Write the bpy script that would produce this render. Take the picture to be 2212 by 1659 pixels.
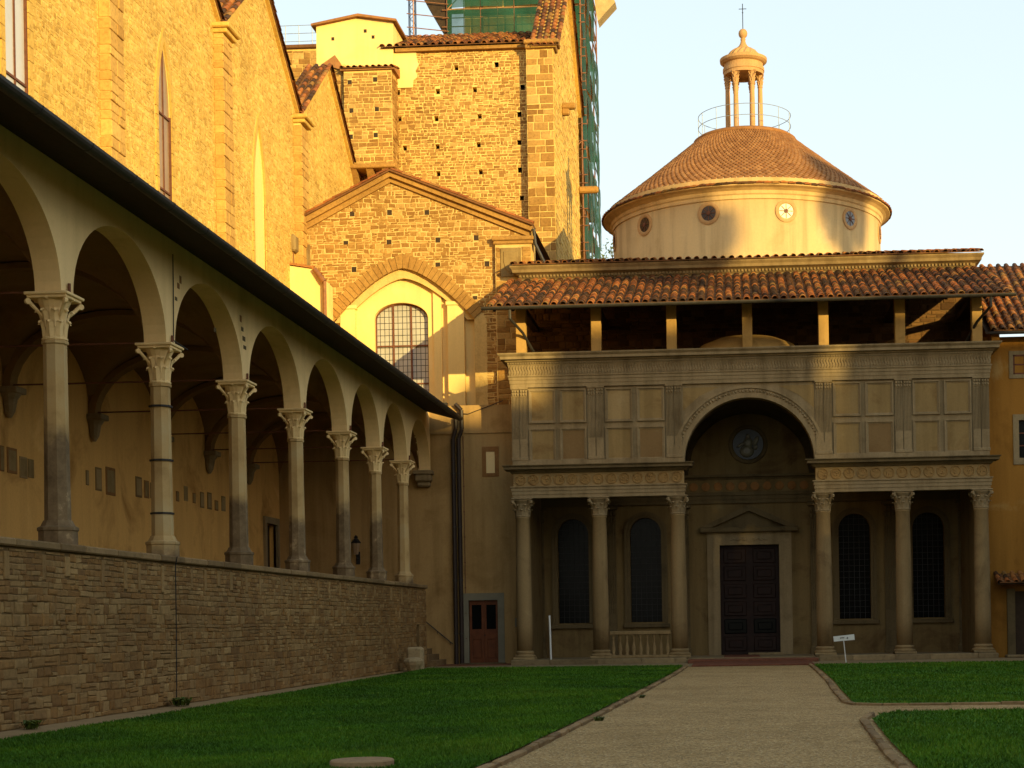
import bpy, math, random
import numpy as np
from mathutils import Vector, Matrix
for o in list(bpy.data.objects): bpy.data.objects.remove(o)
random.seed(7)
R = math.radians
scn = bpy.context.scene
COL = scn.collection

# ------------------------------------------------------------------ camera
FPX, IW, IH = 3600.0, 2212.0, 1659.0          # focal length and frame in photo display pixels
RHO, PSI = 0.0165, math.atan(195 / 3600)
PPX, PPY, CAMZ = 1395.0, 1343.4, 1.56
cd = bpy.data.cameras.new('camera'); cam = bpy.data.objects.new('camera', cd); COL.objects.link(cam)
cd.sensor_width = 36; cd.lens = 36 * FPX / IW
cd.shift_x = (IW / 2 - PPX) / IW; cd.shift_y = (PPY - IH / 2) / IW
cd.clip_start = 0.1; cd.clip_end = 3000
ax = Vector((-math.sin(PSI), math.cos(PSI), 0)); rx = Vector((math.cos(PSI), math.sin(PSI), 0)); kz = Vector((0, 0, 1))
rr = rx * math.cos(RHO) - kz * math.sin(RHO); uu = rx * math.sin(RHO) + kz * math.cos(RHO)
mt = Matrix((rr, uu, -ax)).transposed().to_4x4(); mt.translation = (0, 0, CAMZ)
cam.matrix_world = mt
scn.camera = cam

# ------------------------------------------------------------------ light
SUN_AZ, SUN_EL = R(37), R(8)                   # to the right of straight behind the camera, height
sd = bpy.data.lights.new('sun', 'SUN'); sun = bpy.data.objects.new('sun', sd); COL.objects.link(sun)
sd.energy = 5.0; sd.angle = R(0.4); sd.color = (1.0, 0.745, 0.27)
to_sun = Vector((math.sin(SUN_AZ) * math.cos(SUN_EL), -math.cos(SUN_AZ) * math.cos(SUN_EL), math.sin(SUN_EL)))
sun.rotation_euler = (-to_sun).to_track_quat('-Z', 'Y').to_euler()
sun.location = (20, -40, 40)
w = bpy.data.worlds.new('World'); scn.world = w; w.use_nodes = True
nt = w.node_tree; nt.nodes.clear()
out = nt.nodes.new('ShaderNodeOutputWorld'); bg = nt.nodes.new('ShaderNodeBackground')
sky = nt.nodes.new('ShaderNodeTexSky'); sky.sky_type = 'NISHITA'; sky.sun_disc = False
sky.sun_elevation = SUN_EL; sky.sun_rotation = R(180) - SUN_AZ; sky.air_density = 1.0; sky.dust_density = 1.6; sky.ozone_density = 1.0
mx = nt.nodes.new('ShaderNodeMix'); mx.data_type = 'RGBA'; mx.inputs[0].default_value = 0.6
tcn = nt.nodes.new('ShaderNodeTexCoord'); sxz = nt.nodes.new('ShaderNodeSeparateXYZ'); crp = nt.nodes.new('ShaderNodeValToRGB')
nt.links.new(tcn.outputs['Generated'], sxz.inputs[0]); nt.links.new(sxz.outputs[2], crp.inputs[0])
ce = crp.color_ramp.elements; ce[0].position = 0.0; ce[0].color = (0.92, 0.965, 0.93, 1); ce[1].position = 1.0; ce[1].color = (0.46, 0.58, 0.68, 1)
e2 = ce.new(0.2); e2.color = (0.85, 0.945, 0.94, 1); e3 = ce.new(0.42); e3.color = (0.75, 0.87, 0.92, 1)
vm = nt.nodes.new('ShaderNodeVectorMath'); vm.operation = 'SCALE'; vm.inputs[3].default_value = 6.9
nt.links.new(crp.outputs[0], vm.inputs[0]); nt.links.new(vm.outputs[0], mx.inputs[7])
nt.links.new(sky.outputs[0], mx.inputs[6]); nt.links.new(mx.outputs[2], bg.inputs[0]); nt.links.new(bg.outputs[0], out.inputs[0])
bg.inputs[1].default_value = 0.15
vs = scn.view_settings; vs.view_transform = 'Standard'; vs.look = 'None'; vs.gamma = 1; vs.exposure = 0.5; vs.use_curve_mapping = False
scn.render.engine = 'CYCLES'
scn.render.resolution_x = 1024; scn.render.resolution_y = 768

# ------------------------------------------------------------------ photo pixel -> world point
def ray(x, y):
    dx, dy = x - PPX, y - PPY; c, s = math.cos(RHO), math.sin(RHO)
    return ax + rx * ((c * dx - s * dy) / FPX) - kz * ((s * dx + c * dy) / FPX)
def W(x, y, X=None, Y=None, Z=None):
    d = ray(x, y)
    t = X / d.x if X is not None else Y / d.y if Y is not None else (Z - CAMZ) / d.z
    return Vector((0, 0, CAMZ)) + d * t

# ------------------------------------------------------------------ materials
def nd(nt, t, **k):
    n = nt.nodes.new(t)
    for a, v in k.items(): setattr(n, a, v)
    return n
def new_mat(name, rough=0.85, spec=0.3, metal=0.0):
    m = bpy.data.materials.new(name); m.use_nodes = True
    b = m.node_tree.nodes['Principled BSDF']; b.inputs['Roughness'].default_value = rough
    b.inputs['Specular IOR Level'].default_value = spec; b.inputs['Metallic'].default_value = metal
    return m, m.node_tree, b
def ramp(nt, fac, stops):
    r = nd(nt, 'ShaderNodeValToRGB'); e = r.color_ramp.elements
    while len(e) < len(stops): e.new(0.5)
    for i, (p, c) in enumerate(stops): e[i].position = p; e[i].color = (*c, 1)
    nt.links.new(fac, r.inputs[0]); return r.outputs[0]
def noise(nt, scale, detail=4, rough=0.6, vec=None, dist=0):
    n = nd(nt, 'ShaderNodeTexNoise'); n.inputs['Scale'].default_value = scale; n.inputs['Detail'].default_value = detail
    n.inputs['Roughness'].default_value = rough; n.inputs['Distortion'].default_value = dist
    if vec is None: vec = nd(nt, 'ShaderNodeNewGeometry').outputs['Position']
    nt.links.new(vec, n.inputs['Vector']); return n.outputs['Fac']
def mixc(nt, fac, a, b, mode='MIX'):
    m = nd(nt, 'ShaderNodeMix', data_type='RGBA', blend_type=mode)
    for s, v in ((0, fac), (6, a), (7, b)):
        if hasattr(v, 'links'): nt.links.new(v, m.inputs[s])
        elif s == 0: m.inputs[0].default_value = v
        else: m.inputs[s].default_value = (*v, 1)
    return m.outputs[2]
def bump(nt, b, h, strength=0.4, dist=0.02):
    n = nd(nt, 'ShaderNodeBump'); n.inputs['Strength'].default_value = strength; n.inputs['Distance'].default_value = dist
    nt.links.new(h, n.inputs['Height']); nt.links.new(n.outputs[0], b.inputs['Normal'])
WARM = (1.07, 0.90, 0.62)                      # warm white balance put into the stone and plaster base colours
def sc(c, k): return tuple(x * k for x in c)
def wm(c): return tuple(min(0.85, a * b) for a, b in zip(c, WARM))
def stone_mat(name, cols, rough=0.9, grain=9, bumps=0.6, dirt=None):
    """coloured per piece by the mesh attribute 'rnd', with grain and stains"""
    m, t, b = new_mat(name, rough, 0.2)
    a = nd(t, 'ShaderNodeAttribute', attribute_name='rnd').outputs['Fac']
    n = len(cols); c = ramp(t, a, [(i / (n - 1), wm(k)) for i, k in enumerate(cols)])
    f = noise(t, grain, 6, 0.65)
    c = mixc(t, 1.0, c, ramp(t, f, [(0.25, (0.62, 0.6, 0.56)), (0.5, (0.98, 0.98, 0.98)), (0.8, (1.18, 1.16, 1.1))]), 'MULTIPLY')
    g = noise(t, 0.45, 5, 0.6)
    c = mixc(t, 1.0, c, ramp(t, g, [(0.3, (0.74, 0.72, 0.7)), (0.55, (1, 1, 1)), (0.75, (1.1, 1.08, 1.02))]), 'MULTIPLY')
    t.links.new(c, b.inputs['Base Color'])
    bump(t, b, noise(t, grain * 3, 5, 0.7), bumps, 0.015); return m
def plaster_mat(name, c1, c2, c3, scale=0.5, rough=0.92, fine=0.25, streak=0.5, bumps=0.25):
    m, t, b = new_mat(name, rough, 0.15)
    f = noise(t, scale, 7, 0.62, dist=0.6)
    c1, c2, c3 = wm(c1), wm(c2), wm(c3)
    c = ramp(t, f, [(0.30, c2), (0.47, c1), (0.60, c1), (0.72, c3)])
    mp = nd(t, 'ShaderNodeMapping'); mp.inputs['Scale'].default_value = (2.2, 2.2, 0.16)
    t.links.new(nd(t, 'ShaderNodeNewGeometry').outputs['Position'], mp.inputs['Vector'])
    s = noise(t, 1.0, 5, 0.6, mp.outputs[0])
    c = mixc(t, streak, c, ramp(t, s, [(0.3, (0.66, 0.64, 0.6)), (0.55, (1, 1, 1)), (0.8, (1.08, 1.06, 1.0))]), 'MULTIPLY')
    g = noise(t, 14, 4, 0.7)
    c = mixc(t, fine, c, ramp(t, g, [(0.3, (0.7, 0.7, 0.7)), (0.6, (1.1, 1.1, 1.1))]), 'MULTIPLY')
    t.links.new(c, b.inputs['Base Color']); bump(t, b, g, bumps, 0.01); return m
def plain_mat(name, c, rough=0.6, spec=0.4, metal=0, var=0.35, scale=6, bumps=0.1):
    m, t, b = new_mat(name, rough, spec, metal)
    f = noise(t, scale, 5, 0.6)
    t.links.new(ramp(t, f, [(0.25, sc(c, 1 - var)), (0.75, sc(c, 1 + var * 0.6))]), b.inputs['Base Color'])
    bump(t, b, f, bumps, 0.01); return m

MT = {}
MT['church'] = stone_mat('church_stone', [(0.461, 0.321, 0.101), (0.544, 0.395, 0.134), (0.573, 0.425, 0.146), (0.598, 0.454, 0.162), (0.666, 0.534, 0.215)], bumps=0.9)
MT['church_mortar'] = plaster_mat('church_mortar', (0.660, 0.541, 0.248), (0.540, 0.408, 0.166), (0.720, 0.612, 0.313), 1.2, fine=0.5, bumps=0.6)
MT['quoin'] = stone_mat('quoin_stone', [(0.4, 0.25, 0.085), (0.47, 0.315, 0.115), (0.54, 0.38, 0.15), (0.6, 0.45, 0.19)])
MT['gable'] = stone_mat('gable_stone', [(0.235, 0.139, 0.051), (0.294, 0.182, 0.069), (0.328, 0.211, 0.083), (0.371, 0.249, 0.101), (0.489, 0.360, 0.170)])
MT['gable_mortar'] = plaster_mat('gable_mortar', (0.576, 0.471, 0.252), (0.469, 0.359, 0.170), (0.605, 0.509, 0.286), 1.2, fine=0.5, bumps=0.6)
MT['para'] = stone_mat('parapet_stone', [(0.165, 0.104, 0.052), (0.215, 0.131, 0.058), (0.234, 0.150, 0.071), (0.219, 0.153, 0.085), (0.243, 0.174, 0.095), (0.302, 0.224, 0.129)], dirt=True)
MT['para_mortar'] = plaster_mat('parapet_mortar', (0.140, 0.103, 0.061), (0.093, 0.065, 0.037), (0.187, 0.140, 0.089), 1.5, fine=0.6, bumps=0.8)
MT['arcade'] = plaster_mat('arcade_plaster', (0.729, 0.635, 0.452), (0.591, 0.500, 0.331), (0.769, 0.687, 0.518), 0.35, fine=0.12, streak=0.35)
MT['loggia_in'] = plaster_mat('loggia_plaster', (0.611, 0.407, 0.175), (0.355, 0.213, 0.080), (0.729, 0.524, 0.270), 0.5, streak=0.35)
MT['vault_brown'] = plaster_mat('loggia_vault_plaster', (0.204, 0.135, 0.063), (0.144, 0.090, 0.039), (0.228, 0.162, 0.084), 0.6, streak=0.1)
MT['ochre'] = plaster_mat('ochre_plaster', (0.288, 0.156, 0.038), (0.180, 0.090, 0.019), (0.360, 0.257, 0.123), 0.45, streak=0.7)
MT['yellow'] = plaster_mat('yellow_plaster', (0.760, 0.649, 0.363), (0.680, 0.556, 0.286), (0.800, 0.700, 0.440), 0.5, streak=0.3, fine=0.15)
MT['doorwall'] = plaster_mat('wall_plaster', (0.352, 0.265, 0.152), (0.240, 0.172, 0.091), (0.368, 0.304, 0.198), 0.4, streak=0.8)
MT['drum'] = plaster_mat('drum_plaster', (0.570, 0.455, 0.299), (0.475, 0.365, 0.219), (0.627, 0.518, 0.359), 0.4, streak=0.75, fine=0.2)
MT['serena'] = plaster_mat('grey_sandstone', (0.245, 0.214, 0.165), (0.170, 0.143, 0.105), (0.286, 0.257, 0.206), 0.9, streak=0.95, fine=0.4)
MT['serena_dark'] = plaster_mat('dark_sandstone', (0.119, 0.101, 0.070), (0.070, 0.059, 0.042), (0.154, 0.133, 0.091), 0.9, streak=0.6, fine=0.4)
MT['shaft'] = plaster_mat('column_sandstone', (0.223, 0.180, 0.118), (0.151, 0.119, 0.078), (0.259, 0.216, 0.148), 0.8, streak=0.9, fine=0.3)
MT['panel'] = plaster_mat('panel_stone', (0.244, 0.196, 0.115), (0.167, 0.115, 0.059), (0.274, 0.229, 0.148), 0.95, streak=0.7, fine=0.3)
MT['frieze'] = plaster_mat('frieze_plaster', (0.282, 0.227, 0.144), (0.215, 0.165, 0.100), (0.323, 0.268, 0.192), 1.0, streak=0.3, fine=0.3)
MT['terra'] = plaster_mat('terracotta_medallion', (0.232, 0.132, 0.064), (0.152, 0.080, 0.040), (0.272, 0.176, 0.096), 2.0, fine=0.4)
MT['medal'] = plaster_mat('carved_medallion', (0.272, 0.200, 0.108), (0.176, 0.120, 0.064), (0.320, 0.248, 0.144), 2.0, fine=0.5)
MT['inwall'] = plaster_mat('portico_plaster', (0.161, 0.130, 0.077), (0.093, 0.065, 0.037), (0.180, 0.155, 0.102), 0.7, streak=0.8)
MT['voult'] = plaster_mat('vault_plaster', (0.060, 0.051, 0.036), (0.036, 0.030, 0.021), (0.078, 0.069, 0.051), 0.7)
MT['panel_b'] = plaster_mat('panel_brown', (0.185, 0.136, 0.081), (0.153, 0.106, 0.059), (0.242, 0.211, 0.148), 0.8, streak=0.25, fine=0.3)
MT['panel_c'] = plaster_mat('panel_pale', (0.296, 0.248, 0.163), (0.222, 0.167, 0.092), (0.318, 0.274, 0.192), 1.3, streak=0.6, fine=0.3)
MT['loft'] = stone_mat('dark_loft_stone', [(0.06, 0.035, 0.02), (0.11, 0.065, 0.035), (0.15, 0.095, 0.05)])  # loft stone and mortar coloured darker than the other walls
MT['loft_mortar'] = plaster_mat('dark_loft_mortar', (0.12, 0.085, 0.05), (0.07, 0.05, 0.03), (0.15, 0.11, 0.07), 1.2)
MT['colm'] = None
MT['tile'] = stone_mat('roof_tile', [(0.05, 0.032, 0.021), (0.1, 0.05, 0.028), (0.2, 0.08, 0.034), (0.32, 0.12, 0.042), (0.4, 0.19, 0.07), (0.2, 0.135, 0.05)], 0.85, 6, 0.5)
MT['tile_pan'] = stone_mat('roof_pan', [(0.09, 0.05, 0.03), (0.15, 0.08, 0.045), (0.2, 0.105, 0.055)], 0.9, 6, 0.5)
MT['tile_dome'] = stone_mat('dome_tile', [(0.230, 0.116, 0.055), (0.276, 0.145, 0.070), (0.304, 0.165, 0.082), (0.340, 0.194, 0.100)], 0.85, 5, 0.4)
MT['lantern'] = plaster_mat('lantern_stone', (0.46, 0.32, 0.2), (0.34, 0.225, 0.13), (0.52, 0.385, 0.26), 0.9, streak=0.5, fine=0.35)
MT['brick'] = stone_mat('brick', [(0.3, 0.13, 0.07), (0.38, 0.18, 0.1), (0.42, 0.24, 0.14)], 0.9)
MT['pier'] = plaster_mat('pier_plaster', (0.400, 0.288, 0.136), (0.288, 0.200, 0.088), (0.432, 0.328, 0.176), 1.2, streak=0.5)
MT['wood_and_hole_dark'] = plain_mat('dark_timber_and_holes', (0.045, 0.028, 0.016), 0.8, 0.2)
MT['door_red'] = plain_mat('red_brown_door', (0.14, 0.042, 0.014), 0.5, 0.2, 0, 0.4, 4)
MT['door_dark'] = plain_mat('dark_carved_door', (0.02, 0.009, 0.006), 0.6, 0.15, 0, 0.4, 4)
MT['frame_grey'] = plain_mat('grey_door_frame', (0.2, 0.18, 0.125), 0.85, 0.2, 0, 0.2, 2)
MT['metal'] = plain_mat('painted_gutter', (0.042, 0.037, 0.032), 0.5, 0.35, 0.2)
MT['pipe'] = plain_mat('brown_drainpipe', (0.028, 0.017, 0.013), 0.5, 0.3)
MT['copper'] = plain_mat('copper_pipe', (0.3, 0.13, 0.05), 0.45, 0.5, 0.4)
MT['iron'] = plain_mat('black_iron', (0.022, 0.02, 0.02), 0.55, 0.4, 0.4)
MT['rust'] = plain_mat('rusty_iron', (0.16, 0.06, 0.03), 0.7, 0.3, 0.2)
MT['rail'] = plain_mat('grey_railing', (0.3, 0.33, 0.35), 0.5, 0.4, 0.3)
MT['glass_dark'] = plain_mat('dark_glass', (0.005, 0.006, 0.006), 0.12, 0.05, 0, 0.3, 3, 0.02)
MT['glass_dim'] = plain_mat('dim_glass', (0.05, 0.035, 0.028), 0.25, 0.3, 0, 0.4, 3)
MT['glass_grey2'] = plain_mat('grey_glass', (0.2, 0.2, 0.2), 0.25, 0.4, 0, 0.3, 3)
MT['glass_gold'] = plain_mat('golden_glass', (0.42, 0.33, 0.2), 0.3, 0.5, 0, 0.4, 3)
MT['glass_pale'] = plain_mat('leaded_pale_glass', (0.42, 0.4, 0.36), 0.3, 0.5, 0, 0.2, 1.5, 0.05)
MT['glass_grey'] = plain_mat('lancet_glass', (0.30, 0.2, 0.115), 0.35, 0.5, 0, 0.3, 0.8, 0.05)
MT['glass_white'] = plain_mat('reflecting_glass', (0.5, 0.48, 0.47), 0.25, 0.6, 0, 0.15, 0.8, 0.03)
MT['lime'] = plaster_mat('lancet_plaster', (0.8, 0.66, 0.34), (0.74, 0.6, 0.3), (0.82, 0.7, 0.4), 0.3, streak=0.2, fine=0.1)
MT['white'] = plain_mat('white_paint', (0.62, 0.62, 0.58), 0.5, 0.4, 0, 0.08)
MT['black'] = plain_mat('black_print', (0.03, 0.03, 0.03), 0.6, 0.2, 0, 0.1)
MT['green_net'] = None
MT['plank'] = plain_mat('scaffold_board', (0.5, 0.36, 0.18), 0.8, 0.2, 0, 0.3, 2)
MT['pole'] = plain_mat('rusty_scaffold_tube', (0.30, 0.13, 0.055), 0.5, 0.4, 0.3)
MT['steel'] = plain_mat('grey_crane_steel', (0.13, 0.15, 0.18), 0.5, 0.4, 0.5)
MT['kerb'] = stone_mat('kerb_stone', [(0.15, 0.11, 0.07), (0.21, 0.16, 0.1), (0.27, 0.205, 0.135)], 0.9, 8, 0.7)
MT['redpave'] = stone_mat('red_paving', [(0.1, 0.04, 0.03), (0.14, 0.06, 0.045), (0.17, 0.085, 0.065)], 0.8, 6, 0.4)
MT['greypave'] = stone_mat('grey_paving', [(0.17, 0.145, 0.105), (0.22, 0.19, 0.14), (0.26, 0.225, 0.165)], 0.85, 6, 0.5)
MT['slab'] = stone_mat('slab_stone', [(0.25, 0.19, 0.14), (0.3, 0.23, 0.17)], 0.85, 8, 0.6)
MT['rock'] = stone_mat('pale_stone', [(0.3, 0.26, 0.2), (0.42, 0.38, 0.3)], 0.9, 8, 0.7)
MT['leaf'] = stone_mat('leaf', [(0.04, 0.075, 0.012), (0.07, 0.12, 0.02), (0.11, 0.15, 0.035)], 0.6, 3, 0.1)
MT['bark'] = plain_mat('bark', (0.07, 0.05, 0.035), 0.9, 0.1)
MT['grass'] = stone_mat('grass_blade', [(0.026, 0.09, 0.002), (0.04, 0.13, 0.003), (0.062, 0.17, 0.004), (0.13, 0.22, 0.016)], 0.75, 0.6, 0.0)
MT['lawn'] = plaster_mat('lawn_soil', (0.036, 0.135, 0.003), (0.026, 0.095, 0.002), (0.05, 0.16, 0.005), 0.35, streak=0, fine=0.8)
MT['dirt'] = plaster_mat('packed_earth', (0.27, 0.215, 0.15), (0.2, 0.15, 0.1), (0.32, 0.265, 0.19), 1.0, streak=0, fine=0.5, bumps=0.6)
def gravel():
    m, t, b = new_mat('fine_gravel', 0.95, 0.15)
    pos = nd(t, 'ShaderNodeNewGeometry').outputs['Position']
    v = nd(t, 'ShaderNodeTexVoronoi'); v.inputs['Scale'].default_value = 42; t.links.new(pos, v.inputs['Vector'])
    hs = nd(t, 'ShaderNodeSeparateColor'); t.links.new(v.outputs['Color'], hs.inputs[0])
    c = ramp(t, hs.outputs[0], [(0.0, (0.17, 0.108, 0.042)), (0.45, (0.315, 0.205, 0.083)), (0.8, (0.39, 0.262, 0.112)), (1, (0.56, 0.42, 0.22))])
    g = noise(t, 0.5, 5, 0.6)
    c = mixc(t, 1.0, c, ramp(t, g, [(0.3, (0.8, 0.78, 0.74)), (0.6, (1.02, 1.02, 1.02)), (0.8, (1.1, 1.08, 1.04))]), 'MULTIPLY')
    g2 = noise(t, 2.6, 6, 0.7, dist=0.8)
    c = mixc(t, 1.0, c, ramp(t, g2, [(0.3, (0.78, 0.76, 0.72)), (0.5, (1, 1, 1)), (0.75, (1.1, 1.09, 1.06))]), 'MULTIPLY')
    t.links.new(c, b.inputs['Base Color']); bump(t, b, v.outputs['Distance'], 0.9, 0.012); return m
MT['gravel'] = gravel()
def net():
    m, t, b = new_mat('green_netting', 0.7, 0.2)
    f = noise(t, 0.35, 4, 0.6); c = ramp(t, f, [(0.3, (0.006, 0.035, 0.02)), (0.6, (0.012, 0.075, 0.045)), (0.8, (0.03, 0.13, 0.08))])
    t.links.new(c, b.inputs['Base Color'])
    tr = nd(t, 'ShaderNodeBsdfTransparent'); mxs = nd(t, 'ShaderNodeMixShader')
    g = noise(t, 0.5, 3, 0.5); a = ramp(t, g, [(0.35, (0.7, 0.7, 0.7)), (0.65, (0.96, 0.96, 0.96))])
    t.links.new(a, mxs.inputs[0]); t.links.new(tr.outputs[0], mxs.inputs[1]); t.links.new(b.outputs[0], mxs.inputs[2])
    t.links.new(mxs.outputs[0], t.nodes['Material Output'].inputs['Surface']); return m
MT['green_net'] = net()
def column_mat():
    """pale octagonal columns, dark weathered crust with peeled flakes near their feet"""
    m, t, b = new_mat('loggia_column_stone', 0.85, 0.2)
    a = nd(t, 'ShaderNodeAttribute', attribute_name='rnd').outputs['Fac']   # height of the crust on this column
    pos = nd(t, 'ShaderNodeNewGeometry').outputs['Position']
    sp = nd(t, 'ShaderNodeSeparateXYZ'); t.links.new(pos, sp.inputs[0])
    f = noise(t, 1.6, 5, 0.6)
    h = nd(t, 'ShaderNodeMath', operation='MULTIPLY_ADD'); t.links.new(f, h.inputs[0]); h.inputs[1].default_value = 1.1; t.links.new(sp.outputs[2], h.inputs[2])
    d = nd(t, 'ShaderNodeMath', operation='SUBTRACT'); t.links.new(h.outputs[0], d.inputs[0])
    k = nd(t, 'ShaderNodeMath', operation='MULTIPLY'); k.inputs[1].default_value = 10; t.links.new(a, k.inputs[0]); t.links.new(k.outputs[0], d.inputs[1])
    msk = ramp(t, d.outputs[0], [(0.38, (1, 1, 1)), (0.72, (0, 0, 0))])
    pale = ramp(t, noise(t, 1.2, 6, 0.6), [(0.3, (0.29, 0.18, 0.07)), (0.5, (0.44, 0.295, 0.125)), (0.7, (0.46, 0.34, 0.17))])
    dark = ramp(t, noise(t, 2.5, 6, 0.7), [(0.3, (0.1, 0.064, 0.03)), (0.58, (0.2, 0.135, 0.07)), (0.68, (0.38, 0.27, 0.145))])
    c = mixc(t, msk, pale, dark); t.links.new(c, b.inputs['Base Color']); bump(t, b, noise(t, 25, 4), 0.4, 0.01); return m
MT['colm'] = column_mat()

# ------------------------------------------------------------------ mesh helpers
def nrm(v): return v.normalized()
class MB:
    def __init__(s): s.v = []; s.f = []; s.r = []; s.cur = 0.5
    def add(s, vs, fs, r=None):
        o = len(s.v); s.v.extend([tuple(p) for p in vs]); s.f.extend([tuple(i + o for i in f) for f in fs])
        s.r.extend([s.cur if r is None else r] * len(vs)); return s
    def box(s, x0, x1, y0, y1, z0, z1, r=None):
        return s.add([(x0, y0, z0), (x1, y0, z0), (x1, y1, z0), (x0, y1, z0), (x0, y0, z1), (x1, y0, z1), (x1, y1, z1), (x0, y1, z1)],
                     [(0, 3, 2, 1), (4, 5, 6, 7), (0, 1, 5, 4), (1, 2, 6, 5), (2, 3, 7, 6), (3, 0, 4, 7)], r)
    def cbox(s, x0, x1, y0, y1, z0, z1, b=0.02, r=None):      # chamfered box
        P = []; Fs = []
        xs, ys, zs = (x0, x1), (y0, y1), (z0, z1)
        idx = {}
        for i in (0, 1):
            for j in (0, 1):
                for k in (0, 1):
                    sx, sy, sz = (1 if i == 0 else -1), (1 if j == 0 else -1), (1 if k == 0 else -1)
                    x, y, z = xs[i], ys[j], zs[k]
                    for a, p in (('x', (x, y + sy * b, z + sz * b)), ('y', (x + sx * b, y, z + sz * b)), ('z', (x + sx * b, y + sy * b, z))):
                        idx[i, j, k, a] = len(P); P.append(p)
        q = lambda *a: Fs.append(tuple(idx[t] for t in a))
        for i in (0, 1):
            o = [(i, 0, 0, 'x'), (i, 1, 0, 'x'), (i, 1, 1, 'x'), (i, 0, 1, 'x')]; q(*(o if i else o[::-1]))
            o = [(0, i, 0, 'y'), (1, i, 0, 'y'), (1, i, 1, 'y'), (0, i, 1, 'y')]; q(*(o[::-1] if i else o))
            o = [(0, 0, i, 'z'), (1, 0, i, 'z'), (1, 1, i, 'z'), (0, 1, i, 'z')]; q(*(o if i else o[::-1]))
        for i in (0, 1):
            for j in (0, 1):
                q((i, j, 0, 'x'), (i, j, 1, 'x'), (i, j, 1, 'y'), (i, j, 0, 'y'))
                q((i, 0, j, 'x'), (i, 1, j, 'x'), (i, 1, j, 'z'), (i, 0, j, 'z'))
                q((0, i, j, 'y'), (1, i, j, 'y'), (1, i, j, 'z'), (0, i, j, 'z'))
                for k in (0, 1): q((i, j, k, 'x'), (i, j, k, 'y'), (i, j, k, 'z'))
        return s.add(P, Fs, r)
    def tube(s, p0, p1, r0, r1=None, n=8, cap=True, rr=None):
        p0, p1 = Vector(p0), Vector(p1); r1 = r0 if r1 is None else r1
        d = nrm(p1 - p0); a = d.orthogonal().normalized(); b = d.cross(a)
        vs = []
        for p, r in ((p0, r0), (p1, r1)):
            for i in range(n):
                t = 2 * math.pi * i / n; vs.append(p + a * (r * math.cos(t)) + b * (r * math.sin(t)))
        fs = [(i, (i + 1) % n, n + (i + 1) % n, n + i) for i in range(n)]
        if cap: fs += [tuple(range(n))[::-1], tuple(range(n, 2 * n))]
        return s.add(vs, fs, rr)
    def path(s, pts, r, n=8, rr=None):
        for a, b in zip(pts, pts[1:]): s.tube(a, b, r, n=n, rr=rr)
        return s
    def lathe(s, prof, c, n=24, a0=0, rot=0, cap=True, rr=None):   # prof: (radius, z)
        vs = []
        for r, z in prof:
            for i in range(n):
                t = 2 * math.pi * i / n + rot; vs.append((c[0] + r * math.cos(t), c[1] + r * math.sin(t), c[2] + z))
        m = len(prof); fs = []
        for j in range(m - 1):
            for i in range(n): fs.append((j * n + i, j * n + (i + 1) % n, (j + 1) * n + (i + 1) % n, (j + 1) * n + i))
        if cap: fs += [tuple(range(n))[::-1], tuple(range((m - 1) * n, m * n))]
        return s.add(vs, fs, rr)
    def mould(s, path, prof, closed=False, rr=None):
        """profile (out, z) swept along a plan path [(x, y)], out = right-hand side of travel, mitred"""
        n = len(path); P = [Vector(p) for p in path]; offs = []
        for i in range(n):
            a = P[i] - P[i - 1] if (closed or i > 0) else P[1] - P[0]
            b = P[(i + 1) % n] - P[i] if (closed or i < n - 1) else P[-1] - P[-2]
            na = Vector((a.y, -a.x)).normalized(); nb = Vector((b.y, -b.x)).normalized()
            m = (na + nb); m = m / max(0.2, m.dot(na)); offs.append(m)
        k = len(prof); vs = []
        for i in range(n):
            for o, z in prof: q = P[i] + offs[i] * o; vs.append((q.x, q.y, z))
        fs = []
        for i in range(n if closed else n - 1):
            j = (i + 1) % n
            for a in range(k): fs.append((i * k + a, j * k + a, j * k + (a + 1) % k, i * k + (a + 1) % k))
        if not closed: fs += [tuple(range(k)), tuple(range((n - 1) * k, n * k))[::-1]]
        return s.add(vs, fs, rr)
    def grid(s, fn, nu, nv, r=None):
        vs = [fn(i / nu, j / nv) for j in range(nv + 1) for i in range(nu + 1)]
        fs = [(j * (nu + 1) + i, j * (nu + 1) + i + 1, (j + 1) * (nu + 1) + i + 1, (j + 1) * (nu + 1) + i) for j in range(nv) for i in range(nu)]
        return s.add(vs, fs, r)
    def build(s, name, mat, parent=None, smooth=False):
        return mesh_obj(name, s.v, s.f, s.r, mat, parent, smooth)
def make_mesh(name, v, f, r, mat, smooth=False, off=(0, 0, 0)):
    me = bpy.data.meshes.new(name)
    if off != (0, 0, 0): v = [(a - off[0], b - off[1], c - off[2]) for a, b, c in v]
    me.from_pydata(v, [], f)
    at = me.attributes.new('rnd', 'FLOAT', 'POINT'); at.data.foreach_set('value', np.asarray(r, dtype=np.float32))
    me.materials.append(MT[mat])
    if smooth: me.polygons.foreach_set('use_smooth', [True] * len(me.polygons))
    me.update(); return me
def wloc(o):
    p = Vector((0, 0, 0))
    while o is not None: p += o.location; o = o.parent
    return tuple(p)
def mesh_obj(name, v, f, r, mat, parent=None, smooth=False):
    me = make_mesh(name, v, f, r, mat, smooth, wloc(parent) if parent else (0, 0, 0))
    o = bpy.data.objects.new(name, me); COL.objects.link(o)
    if parent: o.parent = parent
    return o
def link(name, me, parent, mw):
    o = bpy.data.objects.new(name, me); COL.objects.link(o); o.parent = parent
    mw = mw.copy(); mw.translation = mw.translation - Vector(wloc(parent)); o.matrix_local = mw; return o
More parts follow.
